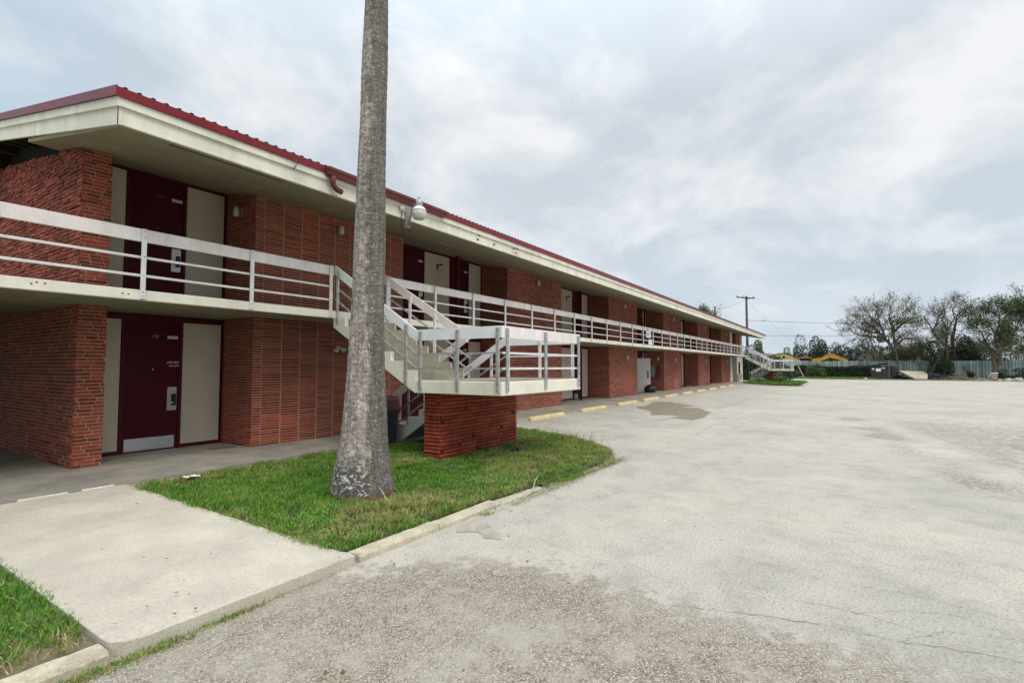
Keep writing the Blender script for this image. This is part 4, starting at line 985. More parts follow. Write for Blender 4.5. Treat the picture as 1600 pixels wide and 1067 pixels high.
# ================================================================== FIXTURES
def wall_light(loc, nrm_, label, kind='jar'):
    t = thing('wall_light', loc, label, 'wall light', 'small lights fixed to the motel walls'); n_ = Vector(nrm_); p = Vector(loc)
    if kind == 'jar':
        mb = MB(); s_ = Vector((-n_.y, n_.x, 0)); mb.bar(p+Vector((0,0,-.08)), p+Vector((0,0,.08)), .11, .03, upv=n_); mb.build('back_plate', M['grey'], t)
        c = p+n_*.09; mb = MB(); mb.lathe([(.055, -.10), (.06, -.02), (.055, .08), (.04, .10)], c, 12); mb.build('lamp_shade', M['offwhite'], t, True)
    else:
        mb = MB(); mb.sphere(p+n_*.02, .055, .03, .055, 12, 8); mb.build('back_plate', M['offwhite'], t, True)
        for sx in (-1, 1):
            a_ = p+n_*.05+Vector((sx*.05, 0, 0)); b_ = a_+n_*.08+Vector((sx*.07, 0, -.07)); mb = MB(); mb.tube([p+n_*.02, a_, a_.lerp(b_, .4), b_], [.014, .03, .04, .058], 12); mb.build('lamp_head', M['offwhite'], t, True)
    return t
ordn = ['first', 'second', 'third', 'fourth', 'fifth', 'sixth']
for k in range(NB):
    Lx = L0+PER*k
    wall_light((Lx+2.0, 9.925, 4.90), (0,-1,0), 'off-white lamp on the %s upper-storey brick wall counted from the near end' % ordn[k])
    if k: wall_light((Lx+2.3, 9.925, 2.17), (0,-1,0), 'off-white lamp on the %s ground-floor brick wall counted from the near end' % ordn[k], 'jar')
wall_light((L0+2.0, 9.925, 2.14), (0,-1,0), 'white twin floodlight on the nearest ground-floor brick wall beside the palm', 'flood')
wall_light((L0-.02, 10.5, 4.91), (-1,0,0), 'off-white lamp inside the nearest upper recess right of the beige panel')
wall_light((L0+3*PER-.02, 10.3, 2.2), (-1,0,0), 'off-white lamp above the grey electrical box in the ground-floor recess')
for k in (1, 2):
    x_ = L0+PER*k-2.42; t = thing('wall_light', (x_, 11.05, 4.95), '%s dark bracket lamp on an upper beige panel' % ('nearer' if k == 1 else 'farther'), 'wall light', 'dark bracket lamps on beige panels')
    mb = MB(); mb.bar((x_, 11.07, 4.84), (x_, 11.07, 5.02), .05, .03, upv=(0,1,0)); mb.build('back_plate', M['dark'], t)
    mb = MB(); mb.tube([(x_, 11.05, 4.98), (x_+.02, 10.97, 5.0), (x_+.10, 10.92, 5.0)], .022, 8); mb.build('lamp_arm', M['dark'], t)
# security lamp on the fascia
t = thing('security_light', (7.62, 7.58, 4.80), 'grey dusk-to-dawn security lamp on a curved arm fixed to the cream fascia', 'security light')
mb = MB(); mb.bbox(7.55, 7.66, 7.535, 7.585, 4.58, 4.92, .006); mb.build('bracket', M['grey'], t)
mb = MB(); mb.tube([(7.60, 7.52, 4.62), (7.60, 7.47, 4.80), (7.58, 7.40, 4.93), (7.55, 7.30, 5.0), (7.53, 7.20, 5.01)], .026, 10); mb.build('arm', M['grey'], t, True)
hc = (7.52, 7.15, 4.83)
mb = MB(); mb.lathe([(.062, .11), (.068, .12), (.068, .23), (.05, .245)], hc, 14); mb.build('ballast_housing', M['steel'], t, True)
mb = MB(); mb.lathe([(.03, .245), (.036, .25), (.036, .30), (.03, .31)], hc, 12); mb.build('photocell', M['offwhite'], t, True)
mb = MB(); mb.lathe([(.05, .12), (.10, .09), (.14, .04), (.145, .01)], hc, 18); mb.build('reflector', M['white'], t, True)
mb = MB(); mb.lathe([(.141, .01), (.140, -.05), (.125, -.12), (.095, -.15)], hc, 18); mb.build('lens', M['offwhite'], t, True)
mb = MB(); mb.tube([(7.44, 7.56, 4.96), (7.44, 7.525, 4.96)], .058, 14); mb.build('junction_box', M['white'], t, True)
mb = MB(); mb.tube([(7.44, 7.54, 4.91), (7.40, 7.54, 4.72), (7.41, 7.53, 4.54), (7.47, 7.52, 4.42), (7.55, 7.52, 4.38), (7.62, 7.52, 4.42), (7.64, 7.52, 4.52), (7.58, 7.52, 4.56)], .008, 6); mb.build('cable', M['black'], t, True)
# electrical box and pipe
x_ = L0+3*PER-.02
t = thing('electrical_box', (x_, 10.75, 1.1), 'grey-green electrical cabinet on the side of a ground-floor recess', 'electrical box')
mb = MB(); mb.bbox(x_-.13, x_-.0, 10.55, 11.0, 1.0, 1.78, .01); bx_ = mb.build('cabinet', mat('cabinet_grey', (.30, .34, .33), .5), t)
mb = MB(); mb.tube([(x_-.04, 10.3, .9), (x_-.04, 10.3, 1.75)], .03, 8); mb.tube([(x_-.04, 10.15, .9), (x_-.04, 10.15, 1.75)], .03, 8); mb.tube([(x_-.04, 10.3, 1.75), (x_-.04, 10.15, 1.75)], .03, 8); mb.build('conduit', mat('red_pipe', (.22, .05, .04), .6), t)
# notices on the balcony rail
t = thing('notice_sign', (26.25, YB-.02, 3.45), 'white notice board with black lettering tied over the balcony rail', 'sign')
mb = MB(); mb.bbox(25.90, 26.62, YB-.028, YB-.008, 3.20, 3.72, .004); mb.build('board', M['white'], t)
text_mesh('lettering', 'No', .20, M['blackink'], (25.98, YB-.030, 3.55), (R(90),0,0), t); text_mesh('lettering', 'Exit', .20, M['blackink'], (25.98, YB-.030, 3.33), (R(90),0,0), t)
o = MB().bbox(26.25, 26.85, YB-.028, YB-.008, 2.84, 3.12, .004).build('notice_sheet', M['white']); tag(rebase(o, (26.5, YB, 2.84)), 'blank white sheet fixed low between the balcony rail bars', 'sign')
tx = thing('painted_number', (27.9, YB-.004, 3.6), 'faded pink number painted on the balcony rail board', 'painted number')
text_mesh('digits', '109', .14, M['pinkink'], (27.75, YB-.004, 3.59), (R(90),0,0), tx)
# floor drain grate
t = thing('floor_grate', (5.35, 10.3, .122), 'dark drain grate set in the walkway beside the nearest brick wall', 'drain')
mb = MB(); mb.box(5.15, 5.62, 10.2, 10.42, .121, .127); mb.build('tray', M['dark'], t)
mb = MB()
for i in range(9): mb.box(5.16+i*.05, 5.18+i*.05, 10.2, 10.42, .127, .133)
mb.build('grate_bar', M['grey'], t)

# ================================================================== WHEEL STOPS
def stop(x0, x1, label, y=8.0):
    c = Vector(((x0+x1)/2, y+.09, lotz(20, 8))); mb = MB(); nn = 14; vs = []
    sec = [(-.095, 0), (-.09, .05), (-.055, .110), (-.04, .118), (.04, .118), (.055, .110), (.09, .05), (.095, 0)]
    hw = (x1-x0)/2; m_ = len(sec)
    for i in range(nn+1):
        f = -1+2*i/nn; e = .75 if abs(f) == 1 else 1
        for (a, b) in sec: vs.append((f*hw, a*e+random.uniform(-.003, .003), max(0, b*(.93 if e < 1 else 1)+random.uniform(-.004, .003))))
    fs = [(i*m_+k, (i+1)*m_+k, (i+1)*m_+k+1, i*m_+k+1) for i in range(nn) for k in range(m_-1)]
    fs += [list(range(m_)), [nn*m_+k for k in range(m_)][::-1]]
    mb.add([Vector(v)+c for v in vs], fs); o = mb.build('wheel_stop', M['yellow']); rebase(o, c)
    return tag(o, label, 'wheel stop', 'yellow concrete wheel stops along the walkway')
st = [(13.35, 15.55), (16.95, 19.15), (20.5, 22.7), (23.75, 25.95), (27.1, 29.3), (30.6, 32.8), (34.0, 36.2), (37.5, 39.7), (41.0, 43.2), (44.5, 46.7)]
ords = ['nearest', 'second nearest', 'third nearest', 'fourth nearest', 'fifth nearest', 'sixth nearest', 'seventh nearest', 'eighth nearest', 'next to farthest', 'farthest']
for (a, b), w_ in zip(st, ords): stop(a, b, 'faded yellow concrete wheel stop, %s of the row along the walkway' % w_)

# ================================================================== TRASH CANS, BAGS, LITTER
def can(loc, label, body, lid, w=.29, h=.72, lh=.27):
    t = thing('trash_can', loc, label, 'trash can')
    mb = MB(); mb.lathe([(w*.78, 0), (w*.80, .02), (w*.93, h-.10), (w*1.03, h-.10), (w*1.05, h), (w*.98, h)], loc, 28, sq=5); mb.build('body', M[body], t)
    mb = MB(); mb.lathe([(w*1.06, h-.012), (w*1.06, h+.03), (w*.97, h+.035), (w*.95, h+lh*.72), (w*.80, h+lh*.95), (w*.55, h+lh)], loc, 28, sq=5); mb.build('lid', M[lid], t)
    return t
can((7.66, 8.28, .10), 'slate-blue trash can with a faded maroon hooded lid behind the palm trunk', 'bin', 'binlid')
can((57.3, 9.3, .12), 'small beige-grey trash can by the pilaster at the far end of the walkway', 'offwhite', 'offwhite', .24, .7, .12)
mb = MB(); mb.sphere((0,0,0), .38, .34, .30, 18, 12)
v2 = [(v[0]*(1+.18*mn.noise(Vector(v)*3)), v[1]*(1+.18*mn.noise(Vector(v)*3+Vector((5,1,0)))), max(-.20, v[2]*(1+.35*mn.noise(Vector(v)*2.5+Vector((0,4,2)))))) for v in mb.v]
mb.v = [(a+30.75, b+10.05, c+.30) for a, b, c in v2]
o = mb.build('trash_bag', M['black'], None, True); tag(rebase(o, (30.7, 10.1, .12)), 'slumped black trash bag at the foot of the open white door', 'trash bag')
# crumpled paper on the lawn
def crumple(loc, r, label, m='white', flat=.4):
    mb = MB(); n_ = 7; vs = []
    for j in range(n_):
        for i in range(n_): vs.append((loc[0]+(i/(n_-1)-.5)*2*r+random.uniform(-.2, .2)*r, loc[1]+(j/(n_-1)-.5)*1.3*r+random.uniform(-.2, .2)*r, loc[2]+random.uniform(0, flat)*r))
    mb.add(vs, [(j*n_+i, j*n_+i+1, (j+1)*n_+i+1, (j+1)*n_+i) for j in range(n_-1) for i in range(n_-1)]); vs2 = [(a, b, c-.003) for a, b, c in vs]
    mb.add(vs2, [(j*n_+i, (j+1)*n_+i, (j+1)*n_+i+1, j*n_+i+1) for j in range(n_-1) for i in range(n_-1)])
    o = mb.build('crumpled_paper', M[m]); tag(rebase(o, loc), label, 'litter'); return o
crumple((3.70, 7.90, .135), .085, 'crumpled white paper lying on the grass near the walkway')
crumple((1.02, 3.49, .01), .028, 'small white and red scrap of wrapper on the gravel in front of the kerb', flat=.9)
# dark bark debris by the pier and pale twig on the kerb
o = MB()
for i in range(9):
    a_ = Vector((8.40+random.uniform(-.14, .14), 5.42+random.uniform(-.06, .06), .10)); d_ = Vector((random.uniform(-.09, .09), random.uniform(-.05, .05), random.uniform(.0, .05))); o.tube([a_, a_+d_*.5+Vector((0,0,.02)), a_+d_], [.022, .018, .008], 6)
tag(rebase(o.build('dead_branch', M['bark_dark']), (8.4, 5.42, .09)), 'dark broken branch lying on the bare patch beside the brick pier', 'branch')
o = MB(); o.tube([(5.72, 3.56, .012), (5.95, 3.60, .02), (6.15, 3.66, .05), (6.32, 3.74, .10), (6.5, 3.78, .15)], [.007, .009, .009, .007, .004], 6)
tag(rebase(o.build('dry_twig', M['twig']), (5.9, 3.6, 0)), 'pale dry twig lying across the buried kerb', 'twig')
o = MB(); o.tube([(4.35, 4.62, .12), (4.40, 4.74, .20), (4.46, 4.90, .24)], [.005, .005, .003], 5)
tag(rebase(o.build('dry_twig', M['twig']), (4.4, 4.7, .08)), 'thin pale stick leaning in the grass at the foot of the palm', 'twig')

pb = MB(); random.seed(31)
for _ in range(230):
    x_, y_ = random.uniform(1.0, 9), 3.5-abs(random.gauss(0, 1.1)); s_ = random.uniform(.003, .009)
    pb.sphere((x_, y_, s_*.4), s_*random.uniform(.8, 1.5), s_, s_*.6, 6, 4)
tag(pb.build('loose_pebbles', mat('pebble', (.42, .38, .32), .9, .3, 30, tint=.6)), 'loose pebbles and grit scattered over the pavement in front of the kerb', 'pebbles', kind='stuff')
lf = np.stack([rng.uniform(1.2, 11, 260), rng.uniform(2.2, 8.3, 260), np.zeros(260)], 1); lf[:, 2] = np.where(lf[:, 1] > 3.62, .11, .012); lf = lf[(lf[:, 0] < 10.5)]
tag(leaves_mesh(lf, .035, 'dead_leaves', M['dead'], .85), 'small brown dead leaves scattered over the lawn, path and pavement', 'dead leaves', kind='stuff')
# ================================================================== PALM
PT = thing('palm_tree', (PALM[0], PALM[1], .05), 'tall grey palm trunk with a flared base standing in the lawn', 'palm tree')
tz = [(-.02, .415), (.07, .405), (.20, .385), (.331, .357), (.5, .328), (.659, .305), (.85, .288), (1.072, .274), (1.487, .247), (1.9, .226), (2.324, .211), (3.171, .202), (4.029, .187), (4.898, .174), (5.777, .166), (6.667, .150), (8, .145), (10.5, .15), (13, .16)]
zs = np.arange(0, 13, .03); rr_ = np.interp(zs, [a for a, b in tz], [b for a, b in tz])
cxs = np.interp(zs, [0, 6.67, 13], [4.552, 4.607, 4.70]); cys = np.interp(zs, [0, 6.67, 13], [5.277, 5.193, 5.08])
mb = MB(); vs = []; nk = 40
for i, z in enumerate(zs):
    for k in range(nk):
        a = 2*math.pi*k/nk; q = rr_[i]*(1+.03*mn.noise(Vector((2, 5, z*1.1)))+.045*mn.noise(Vector((math.cos(a)*1.6, math.sin(a)*1.6, z*1.3)))+.012*mn.noise(Vector((math.cos(a)*5, math.sin(a)*5, z*9)))) + .0022*math.sin(z*55+6*mn.noise(Vector((math.cos(a), math.sin(a), z*2))))
        q += .02*max(0, mn.noise(Vector((math.cos(a)*4, math.sin(a)*4, 2))))*max(0, 1-z/.3)
        vs.append((cxs[i]+q*math.cos(a), cys[i]+q*math.sin(a), z+.05))
mb.add(vs, [(i*nk+k, i*nk+(k+1) % nk, (i+1)*nk+(k+1) % nk, (i+1)*nk+k) for i in range(len(zs)-1) for k in range(nk)])
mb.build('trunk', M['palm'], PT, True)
mb = MB(); top = Vector((4.70, 5.08, 13.0))
for i in range(34):
    a = i*2.4; el = R(70-110*(i/34)); ln = 2.2; d = Vector((math.cos(a)*math.cos(el), math.sin(a)*math.cos(el), math.sin(el))); p = top.copy(); pp = [p.copy()]
    for s_ in range(6): p = p+d*ln/6; d = (d+Vector((0,0,-.14))).normalized(); pp.append(p.copy())
    mb.tube(pp, [.03, .026, .022, .018, .014, .01, .005], 4)
    for s_ in range(2, 6):
        for sg in (-1, 1):
            sd_ = (pp[s_+1]-pp[s_]).cross(Vector((0,0,1))).normalized()*sg
            for q in range(5):
                a_ = pp[s_].lerp(pp[s_+1], q/5); b_ = a_+(sd_*.7+(pp[s_+1]-pp[s_]).normalized()*.5+Vector((0,0,-.25)))*.6; w_ = (pp[s_+1]-pp[s_]).normalized()*.03
                mb.add([a_-w_, a_+w_, b_], [(0,1,2)])
mb.build('crown', M['leaf_green'], PT)

# ================================================================== TREES AND FAR THINGS
def branchy(mb, p, d, ln, r, depth, tips, wob=.28, up=.08, kids=(2, 3), decay=.74, spread=.75, minr=.018, seed=None):
    pts = [p.copy()]; rad = [r]; n_ = 4
    for i in range(n_):
        d = (d+Vector((random.uniform(-wob, wob), random.uniform(-wob, wob), random.uniform(-wob, wob)+up))).normalized(); p = p+d*ln/n_; pts.append(p.copy()); rad.append(max(minr, r*(1-.42*(i+1)/n_)))
    mb.tube(pts, rad, 6 if r > .08 else 4, cap=False)
    if depth <= 0: tips += pts[1:]; return
    if depth <= 2: tips += pts[2:]
    for c in range(random.randint(*kids)):
        ax = d.orthogonal().normalized(); ax.rotate(Matrix.Rotation(random.uniform(0, 2*math.pi), 3, d))
        nd = (d+ax*random.uniform(spread*.6, spread*1.25)).normalized()
        branchy(mb, pts[-1] if c < 2 else pts[2].copy(), nd, ln*decay*random.uniform(.8, 1.15), rad[-1]*.85, depth-1, tips, wob, up, kids, decay, spread, minr)
def tree(name, loc, limbs, label, leafm, nleaf, lsize, lspread, barkm='bark', depth=4, group='trees by the fence', cat='tree', **kw):
    random.seed(hash(label) % 1000 if False else sum(map(ord, label))); t = thing(name, loc, label, cat, group)
    mb = MB(); tips = []; p0_ = Vector(loc)
    for (off_, d_, ln, r) in limbs: branchy(mb, p0_+Vector(off_), Vector(d_).normalized(), ln, r, depth, tips, **kw)
    mb.build('trunk', M[barkm], t)
    T = np.array([tuple(q) for q in tips]); 
    if nleaf:
        # clumps follow a patchy noise so that gaps stay open
        w = np.array([max(.03, .5+1.6*mn.noise(Vector(q)*.45)) for q in tips])
        idx = rng.choice(len(T), nleaf, p=w/w.sum()); P_ = T[idx]+rng.normal(0, lspread, (nleaf, 3))-np.array(loc)
        o = leaves_mesh(P_, lsize, 'crown', M[leafm], .1); o.parent = t
    return t
XT = 86.0
def traced(name, x, base, limbs, label, leafm, nleaf, lsize, lspread, r0=.3, tw=1.5, depth=2, group='trees by the fence', **kw):
    """a tree whose main limbs follow measured outlines (Y, Z), with depth jitter, finished with fine twigs"""
    random.seed(sum(map(ord, label))); t = thing(name, (x, base, 0), label, 'tree', group); mb = MB(); tips = []
    for li, L_ in enumerate(limbs):
        lean = random.uniform(-.35, .35) if li else 0; P_ = []; y0_, z0_ = L_[0][0], L_[0][1]
        for (y_, z_) in L_: P_.append(Vector((x+lean*(z_-z0_)*.6, y_, z_)))
        Q = []
        for i in range(len(P_)-1):
            for j in range(3): Q.append(P_[i].lerp(P_[i+1], j/3)+Vector([random.uniform(-.07, .07) for _ in range(3)])*(1 if (i or j) else 0))
        Q.append(P_[-1]); ra = r0*(1-.07*max(0, Q[0].z)); rr = [max(.03, ra*(1-.80*i/(len(Q)-1))) for i in range(len(Q))]
        mb.tube(Q, rr, 8, cap=False)
        for i in range(2, len(Q)):
            if Q[i].z < 3.2: continue
            for _ in range(2 if i < len(Q)-1 else 4):
                d = (Q[i]-Q[i-1]).normalized(); ax = d.orthogonal(); ax.rotate(Matrix.Rotation(random.uniform(0, 6.28), 3, d)); nd = (d*.6+ax*random.uniform(.5, 1.1)+Vector((0,0,.15))).normalized()
                branchy(mb, Q[i].copy(), nd, tw*random.uniform(.6, 1.15), max(.03, rr[i]*.5), depth, tips, .34, .03, (2, 4), .72, .75, .012)
    mb.build('trunk', M['bark'], t); T = [tuple(q) for q in tips]; w = np.array([max(.02, .45+2.0*mn.noise(Vector(q)*.5)) for q in T]); T = np.array(T)
    if nleaf:
        P_ = T[rng.choice(len(T), nleaf, p=w/w.sum())]+rng.normal(0, lspread, (nleaf, 3))-np.array((x, base, 0)); o = leaves_mesh(P_, lsize, 'crown', M[leafm], .1); o.parent = t
    return t
traced('mesquite_tree', 86, -5.6, [[(-5.61, 0), (-5.63, .86), (-5.68, 2.41), (-5.59, 4.08)], [(-5.59, 3.6), (-4.51, 5.43), (-3.56, 6.68), (-2.78, 7.32), (-2.0, 8.6)], [(-4.51, 5.43), (-4.16, 6.78), (-3.79, 8.01), (-4.24, 9.4)], [(-5.6, 3.9), (-5.48, 5.52), (-5.32, 6.49), (-5.73, 7.44), (-6.5, 8.6)], [(-5.4, 6.2), (-6.2, 7.2), (-7.2, 7.9), (-7.9, 8.6)], [(-5.84, 4.6), (-6.43, 5.38), (-7.19, 5.59)], [(-4.4, 5.5), (-3.0, 5.7), (-1.6, 6.0), (-.4, 6.9)], [(-3.9, 6.2), (-2.4, 6.5), (-1.0, 7.6)], [(-4.0, 7.2), (-3.0, 8.4), (-2.6, 9.3)], [(-5.5, 6.6), (-5.0, 8.0), (-5.2, 9.6)]],
    'wide semi-bare tree with a forked trunk behind the dumpster', 'leaf_olive', 8500, .15, .22, .27, 1.35)
traced('thin_tree', 87, -11.0, [[(-11.07, 0), (-11.0, 2.4), (-10.99, 4.01), (-10.4, 4.96), (-9.71, 6.15), (-9.29, 7.34), (-8.86, 8.31)], [(-11.0, 3.8), (-10.95, 5.41), (-11.16, 6.56), (-11.73, 7.7), (-12.48, 8.8), (-13.02, 9.5)], [(-11.1, 6.4), (-10.7, 7.6), (-10.9, 9.0)], [(-9.6, 6.2), (-10.2, 7.4), (-10.4, 8.4)], [(-11.9, 7.9), (-11.8, 9.0), (-12.1, 10.0)]],
    'tall wispy half-bare tree in the middle of the fence line', 'leaf_olive', 2600, .14, .22, .20, 1.25)
tree('leafy_tree', (XT-.5, -9.2, 0), [((0,0,0), (0,.05,1), 2.3, .12), ((0,.3,0), (0,.3,1), 2.0, .10)], 'sparse dark-leaved young tree left of the tall wispy tree', 'leaf_dark', 3000, .18, .22, depth=3, spread=.75, up=.10, decay=.8)
traced('leafy_tree', 85.6, -15.4, [[(-14.99, 0), (-15.38, 2.35), (-15.6, 3.88), (-15.34, 5.86), (-14.75, 7.88)], [(-15.16, 0), (-15.6, 2.2), (-16.08, 3.87), (-16.43, 4.95), (-16.81, 6.68)], [(-15.71, 1.8), (-15.94, 4.53), (-15.92, 6.28), (-16.37, 7.9), (-16.9, 9.0)], [(-15.4, 1.2), (-15.0, 3.6), (-14.4, 5.4), (-13.8, 6.6)], [(-15.5, 5.6), (-15.9, 7.2), (-15.7, 8.9)], [(-14.9, 6.6), (-14.2, 7.3), (-13.6, 8.2)], [(-16.4, 5.0), (-17.4, 6.4), (-18.2, 8.0)], [(-16.3, 7.6), (-17.4, 8.6), (-18.4, 9.4)]],
    'dense green tree with several trunks at the right edge of the photo', 'leaf_green', 13000, .18, .24, .22, 1.2)
traced('leafy_tree', 87.2, -19.6, [[(-19.6, 0), (-19.4, 2.6), (-19.0, 4.4), (-18.6, 6.6), (-18.2, 8.2)], [(-19.5, 2.4), (-20.2, 4.8), (-20.8, 7.0), (-21.2, 8.6)], [(-19.2, 4.0), (-19.5, 6.4), (-19.6, 9.0)]],
    'green tree standing beyond the right-hand frame edge beside the multi-trunk tree', 'leaf_green', 9000, .2, .28, .26, 1.6)
# dead snag
t = thing('dead_tree', (89.5, -11.9, 0), 'bare broken trunk with two stubs rising over the dark thicket', 'dead tree')
mb = MB(); mb.tube([(89.5,-12.0,0), (89.5,-11.95,3), (89.5,-11.95,5.5), (89.5,-12.25,7.0), (89.5,-12.5,8.1)], [.3, .25, .2, .15, .1], 8); mb.build('trunk', M['bark_dark'], t)
mb = MB(); mb.tube([(89.5,-12.45,7.9), (89.5,-12.4,8.5), (89.5,-12.2,8.9)], [.08, .06, .04], 6); mb.tube([(89.5,-12.5,8.0), (89.5,-12.9,8.4), (89.5,-13.4,9.0), (89.5,-13.7,9.7)], [.09, .08, .06, .03], 6); mb.build('branch', M['bark_dark'], t)
def bush(name, loc, rx, ry, rz_, n_, size, m, label, group, cat='bush', lobes=14, flatb=True, seed=1, trunk=None):
    r_ = np.random.default_rng(seed+len(label)); c = r_.normal(0, .42, (lobes, 3)); c[:, 2] = np.abs(c[:, 2])*1.15+.15 if flatb else c[:, 2]
    s_ = r_.uniform(.22, .42, lobes); i_ = r_.integers(0, lobes, n_); d = r_.normal(0, 1, (n_, 3)); d /= np.linalg.norm(d, axis=1)[:, None]
    P_ = c[i_]+d*(s_[i_]*r_.uniform(.55, 1.08, n_)**.5)[:, None]; P_[:, 2] = np.clip(P_[:, 2], .01, None) if flatb else P_[:, 2]
    P_ = P_*np.array([rx, ry, rz_])
    t = thing(name, loc, label, cat, group); o = leaves_mesh(P_, size, 'foliage' if cat != 'tree' else 'crown', M[m], .1); o.parent = t
    if trunk:
        mb = MB(); L_ = Vector(loc); mb.tube([L_+Vector((0,0,-trunk)), L_+Vector((0,0,rz_*.5))], [.22, .1], 6); mb.build('trunk', M['bark_dark'], t)
    return t
BG = 'bushes along the metal fence'
bush('thicket', (91.0, -13.0, 0), 1.7, 2.9, 4.4, 26000, .20, 'leaf_dark', 'dark tangled thicket rising behind the fence between the trees', BG, 'thicket', 26)
bush('thicket', (86.8, -10.3, 0), .9, 1.35, 3.0, 9000, .18, 'leaf_dark', 'dark thicket in front of the fence at the foot of the tall wispy tree', BG, 'thicket', 16)
bush('thicket', (90.5, -6.4, 1.6), 1.5, 2.6, 2.6, 9000, .20, 'leaf_olive', 'olive undergrowth behind the fence around the forked tree trunk', BG, 'thicket', 16)
bush('bush', (85.8, -13.0, 0), .5, .6, 1.0, 1500, .12, 'leaf_dark', 'small dark bush in front of the bare stretch of fence', BG)
bush('bush', (86.6, -16.3, 0), .6, 1.6, .9, 3000, .14, 'leaf_dark', 'low dark bush right of the multi-trunk tree', BG)
bush('bush', (86.9, -20, 0), .6, 3, 1.0, 3500, .16, 'leaf_dark', 'long low bush against the fence at the far right', BG)
bush('bush', (66.5, 6.3, 0), 1.6, 1.9, 1.9, 12000, .13, 'leaf_dark', 'rounded dark bush behind the far staircase landing', BG)
bush('bush', (74.5, 10.8, 0), 1.5, 2.7, 2.7, 14000, .16, 'leaf_dark', 'tall dark bush filling the view under the far staircase', BG, lobes=22)
bush('bush', (56.0, 5.6, .1), .8, .9, .75, 3000, .09, 'leaf_light', 'light green weeds against the far brick pier', BG)
bush('bush', (53.5, 6.9, .1), .9, .5, .45, 1800, .08, 'leaf_light', 'low weeds at the near corner of the far grass patch', BG)
bush('bush', (84.0, 3.7, 0), .9, 1.3, 1.5, 4500, .14, 'leaf_green', 'mid-green shrub at the end of the hedge by the leaning pole', BG)
# hedge of creepers on the fence
n_ = 38000; P_ = np.stack([rng.uniform(-.55, .35, n_), rng.uniform(-3.9, 6.6, n_), rng.uniform(0, 1, n_)**.8], 1); P_[:, 2] *= 1.62+.28*vnoise(P_[:, 1]+50, P_[:, 1]*0, .9, 4); P_[:, 0] -= .25*vnoise(P_[:, 1]+50, P_[:, 2]*2, 1.4, 2)
t = thing('hedge', (86.9, 0, 0), 'long dark creeper hedge covering the lower half of the metal fence left of the dumpster', 'hedge'); o = leaves_mesh(P_, .15, 'foliage', M['leaf_dark'], .1); o.parent = t
# trees beyond the fence
TG = 'trees beyond the fence'
pn = [(118, 7.6, 1.9, 4.6, 'dark'), (119, 5.6, 2.2, 5.7, 'dark'), (118, 3.4, 2.2, 6.1, 'dark'), (120, 1.2, 2.2, 5.9, 'pine'), (118, -1.0, 2.4, 5.8, 'pine'), (121, -3.4, 2.6, 5.6, 'pine'), (116, -4.2, 1.5, 5.2, 'dark'), (124, -9.2, 2.6, 6.4, 'grey'), (124, -13.0, 3.0, 6.6, 'grey'), (122, -20, 3.5, 6.4, 'pine'), (124, -27, 4, 6.6, 'olive'), (122, -34, 4, 6.0, 'pine')]
desc = ['leftmost low dark evergreen over the excavator boom', 'second dark evergreen from the left beyond the fence', 'tallest dark evergreen above the excavator boom', 'dark evergreen right of the tallest one above the boom', 'pine-green tree just right of the boom tip', 'grey-green tree between the boom tip and the forked tree', 'small dark round tree beyond the hedge', 'greyish bare-looking tree seen through the forked tree', 'greyish tree behind the thicket', 'distant pine-green tree behind the right-hand trees', 'distant olive tree beyond the right frame edge', 'distant tree far beyond the right frame edge']
for i, ((a, b, w_, h_, mk), ds_) in enumerate(zip(pn, desc)):
    bush('background_tree', (a, b, .2), w_*1.25, w_*1.25, h_*.86, 7000, .26, 'leaf_'+mk, ds_, TG, 'tree', 22, trunk=.2, seed=i)
bush('background_tree', (125, 10.8, .3), 2.6, 2.8, 3.6, 5000, .24, 'leaf_grey', 'pale leafless bushy tree behind the excavator', TG, 'tree', 16, trunk=1, seed=41)
bush('background_tree', (100, 13.2, .2), 2.4, 2.3, 4.0, 6500, .24, 'leaf_green', 'loose green tree rising behind the far staircase rail', TG, 'tree', 14, trunk=1.2, seed=42)
bush('background_tree', (104, -3.6, 1), 3.4, 3.4, 2.6, 6000, .28, 'leaf_grey', 'brownish scrub just behind the fence near the dumpster', TG, 'tree', 18, trunk=1, seed=44)
tree('bare_tree', (112, -2.6, 0), [((0,0,0), (0,0,1), 3.4, .16)], 'slender bare tree standing among the background evergreens', 'leaf_grey', 0, .2, .3, depth=4, spread=.5, up=.15, decay=.78, group=TG)
tree('treetop', (80, 17.9, 5.6), [((0,0,0), (0,.1,1), 2.0, .15), ((0,-.4,0), (0,-.5,1), 1.9, .12)], 'light green treetop showing over the motel roof', 'leaf_light', 9000, .20, .34, depth=3, spread=.7, up=.1, decay=.8, group=TG)
bpy.data.objects['treetop'].name = 'leafy_tree'; tt = bpy.data.objects['leafy_tree.003'] if 'leafy_tree.003' in bpy.data.objects else None
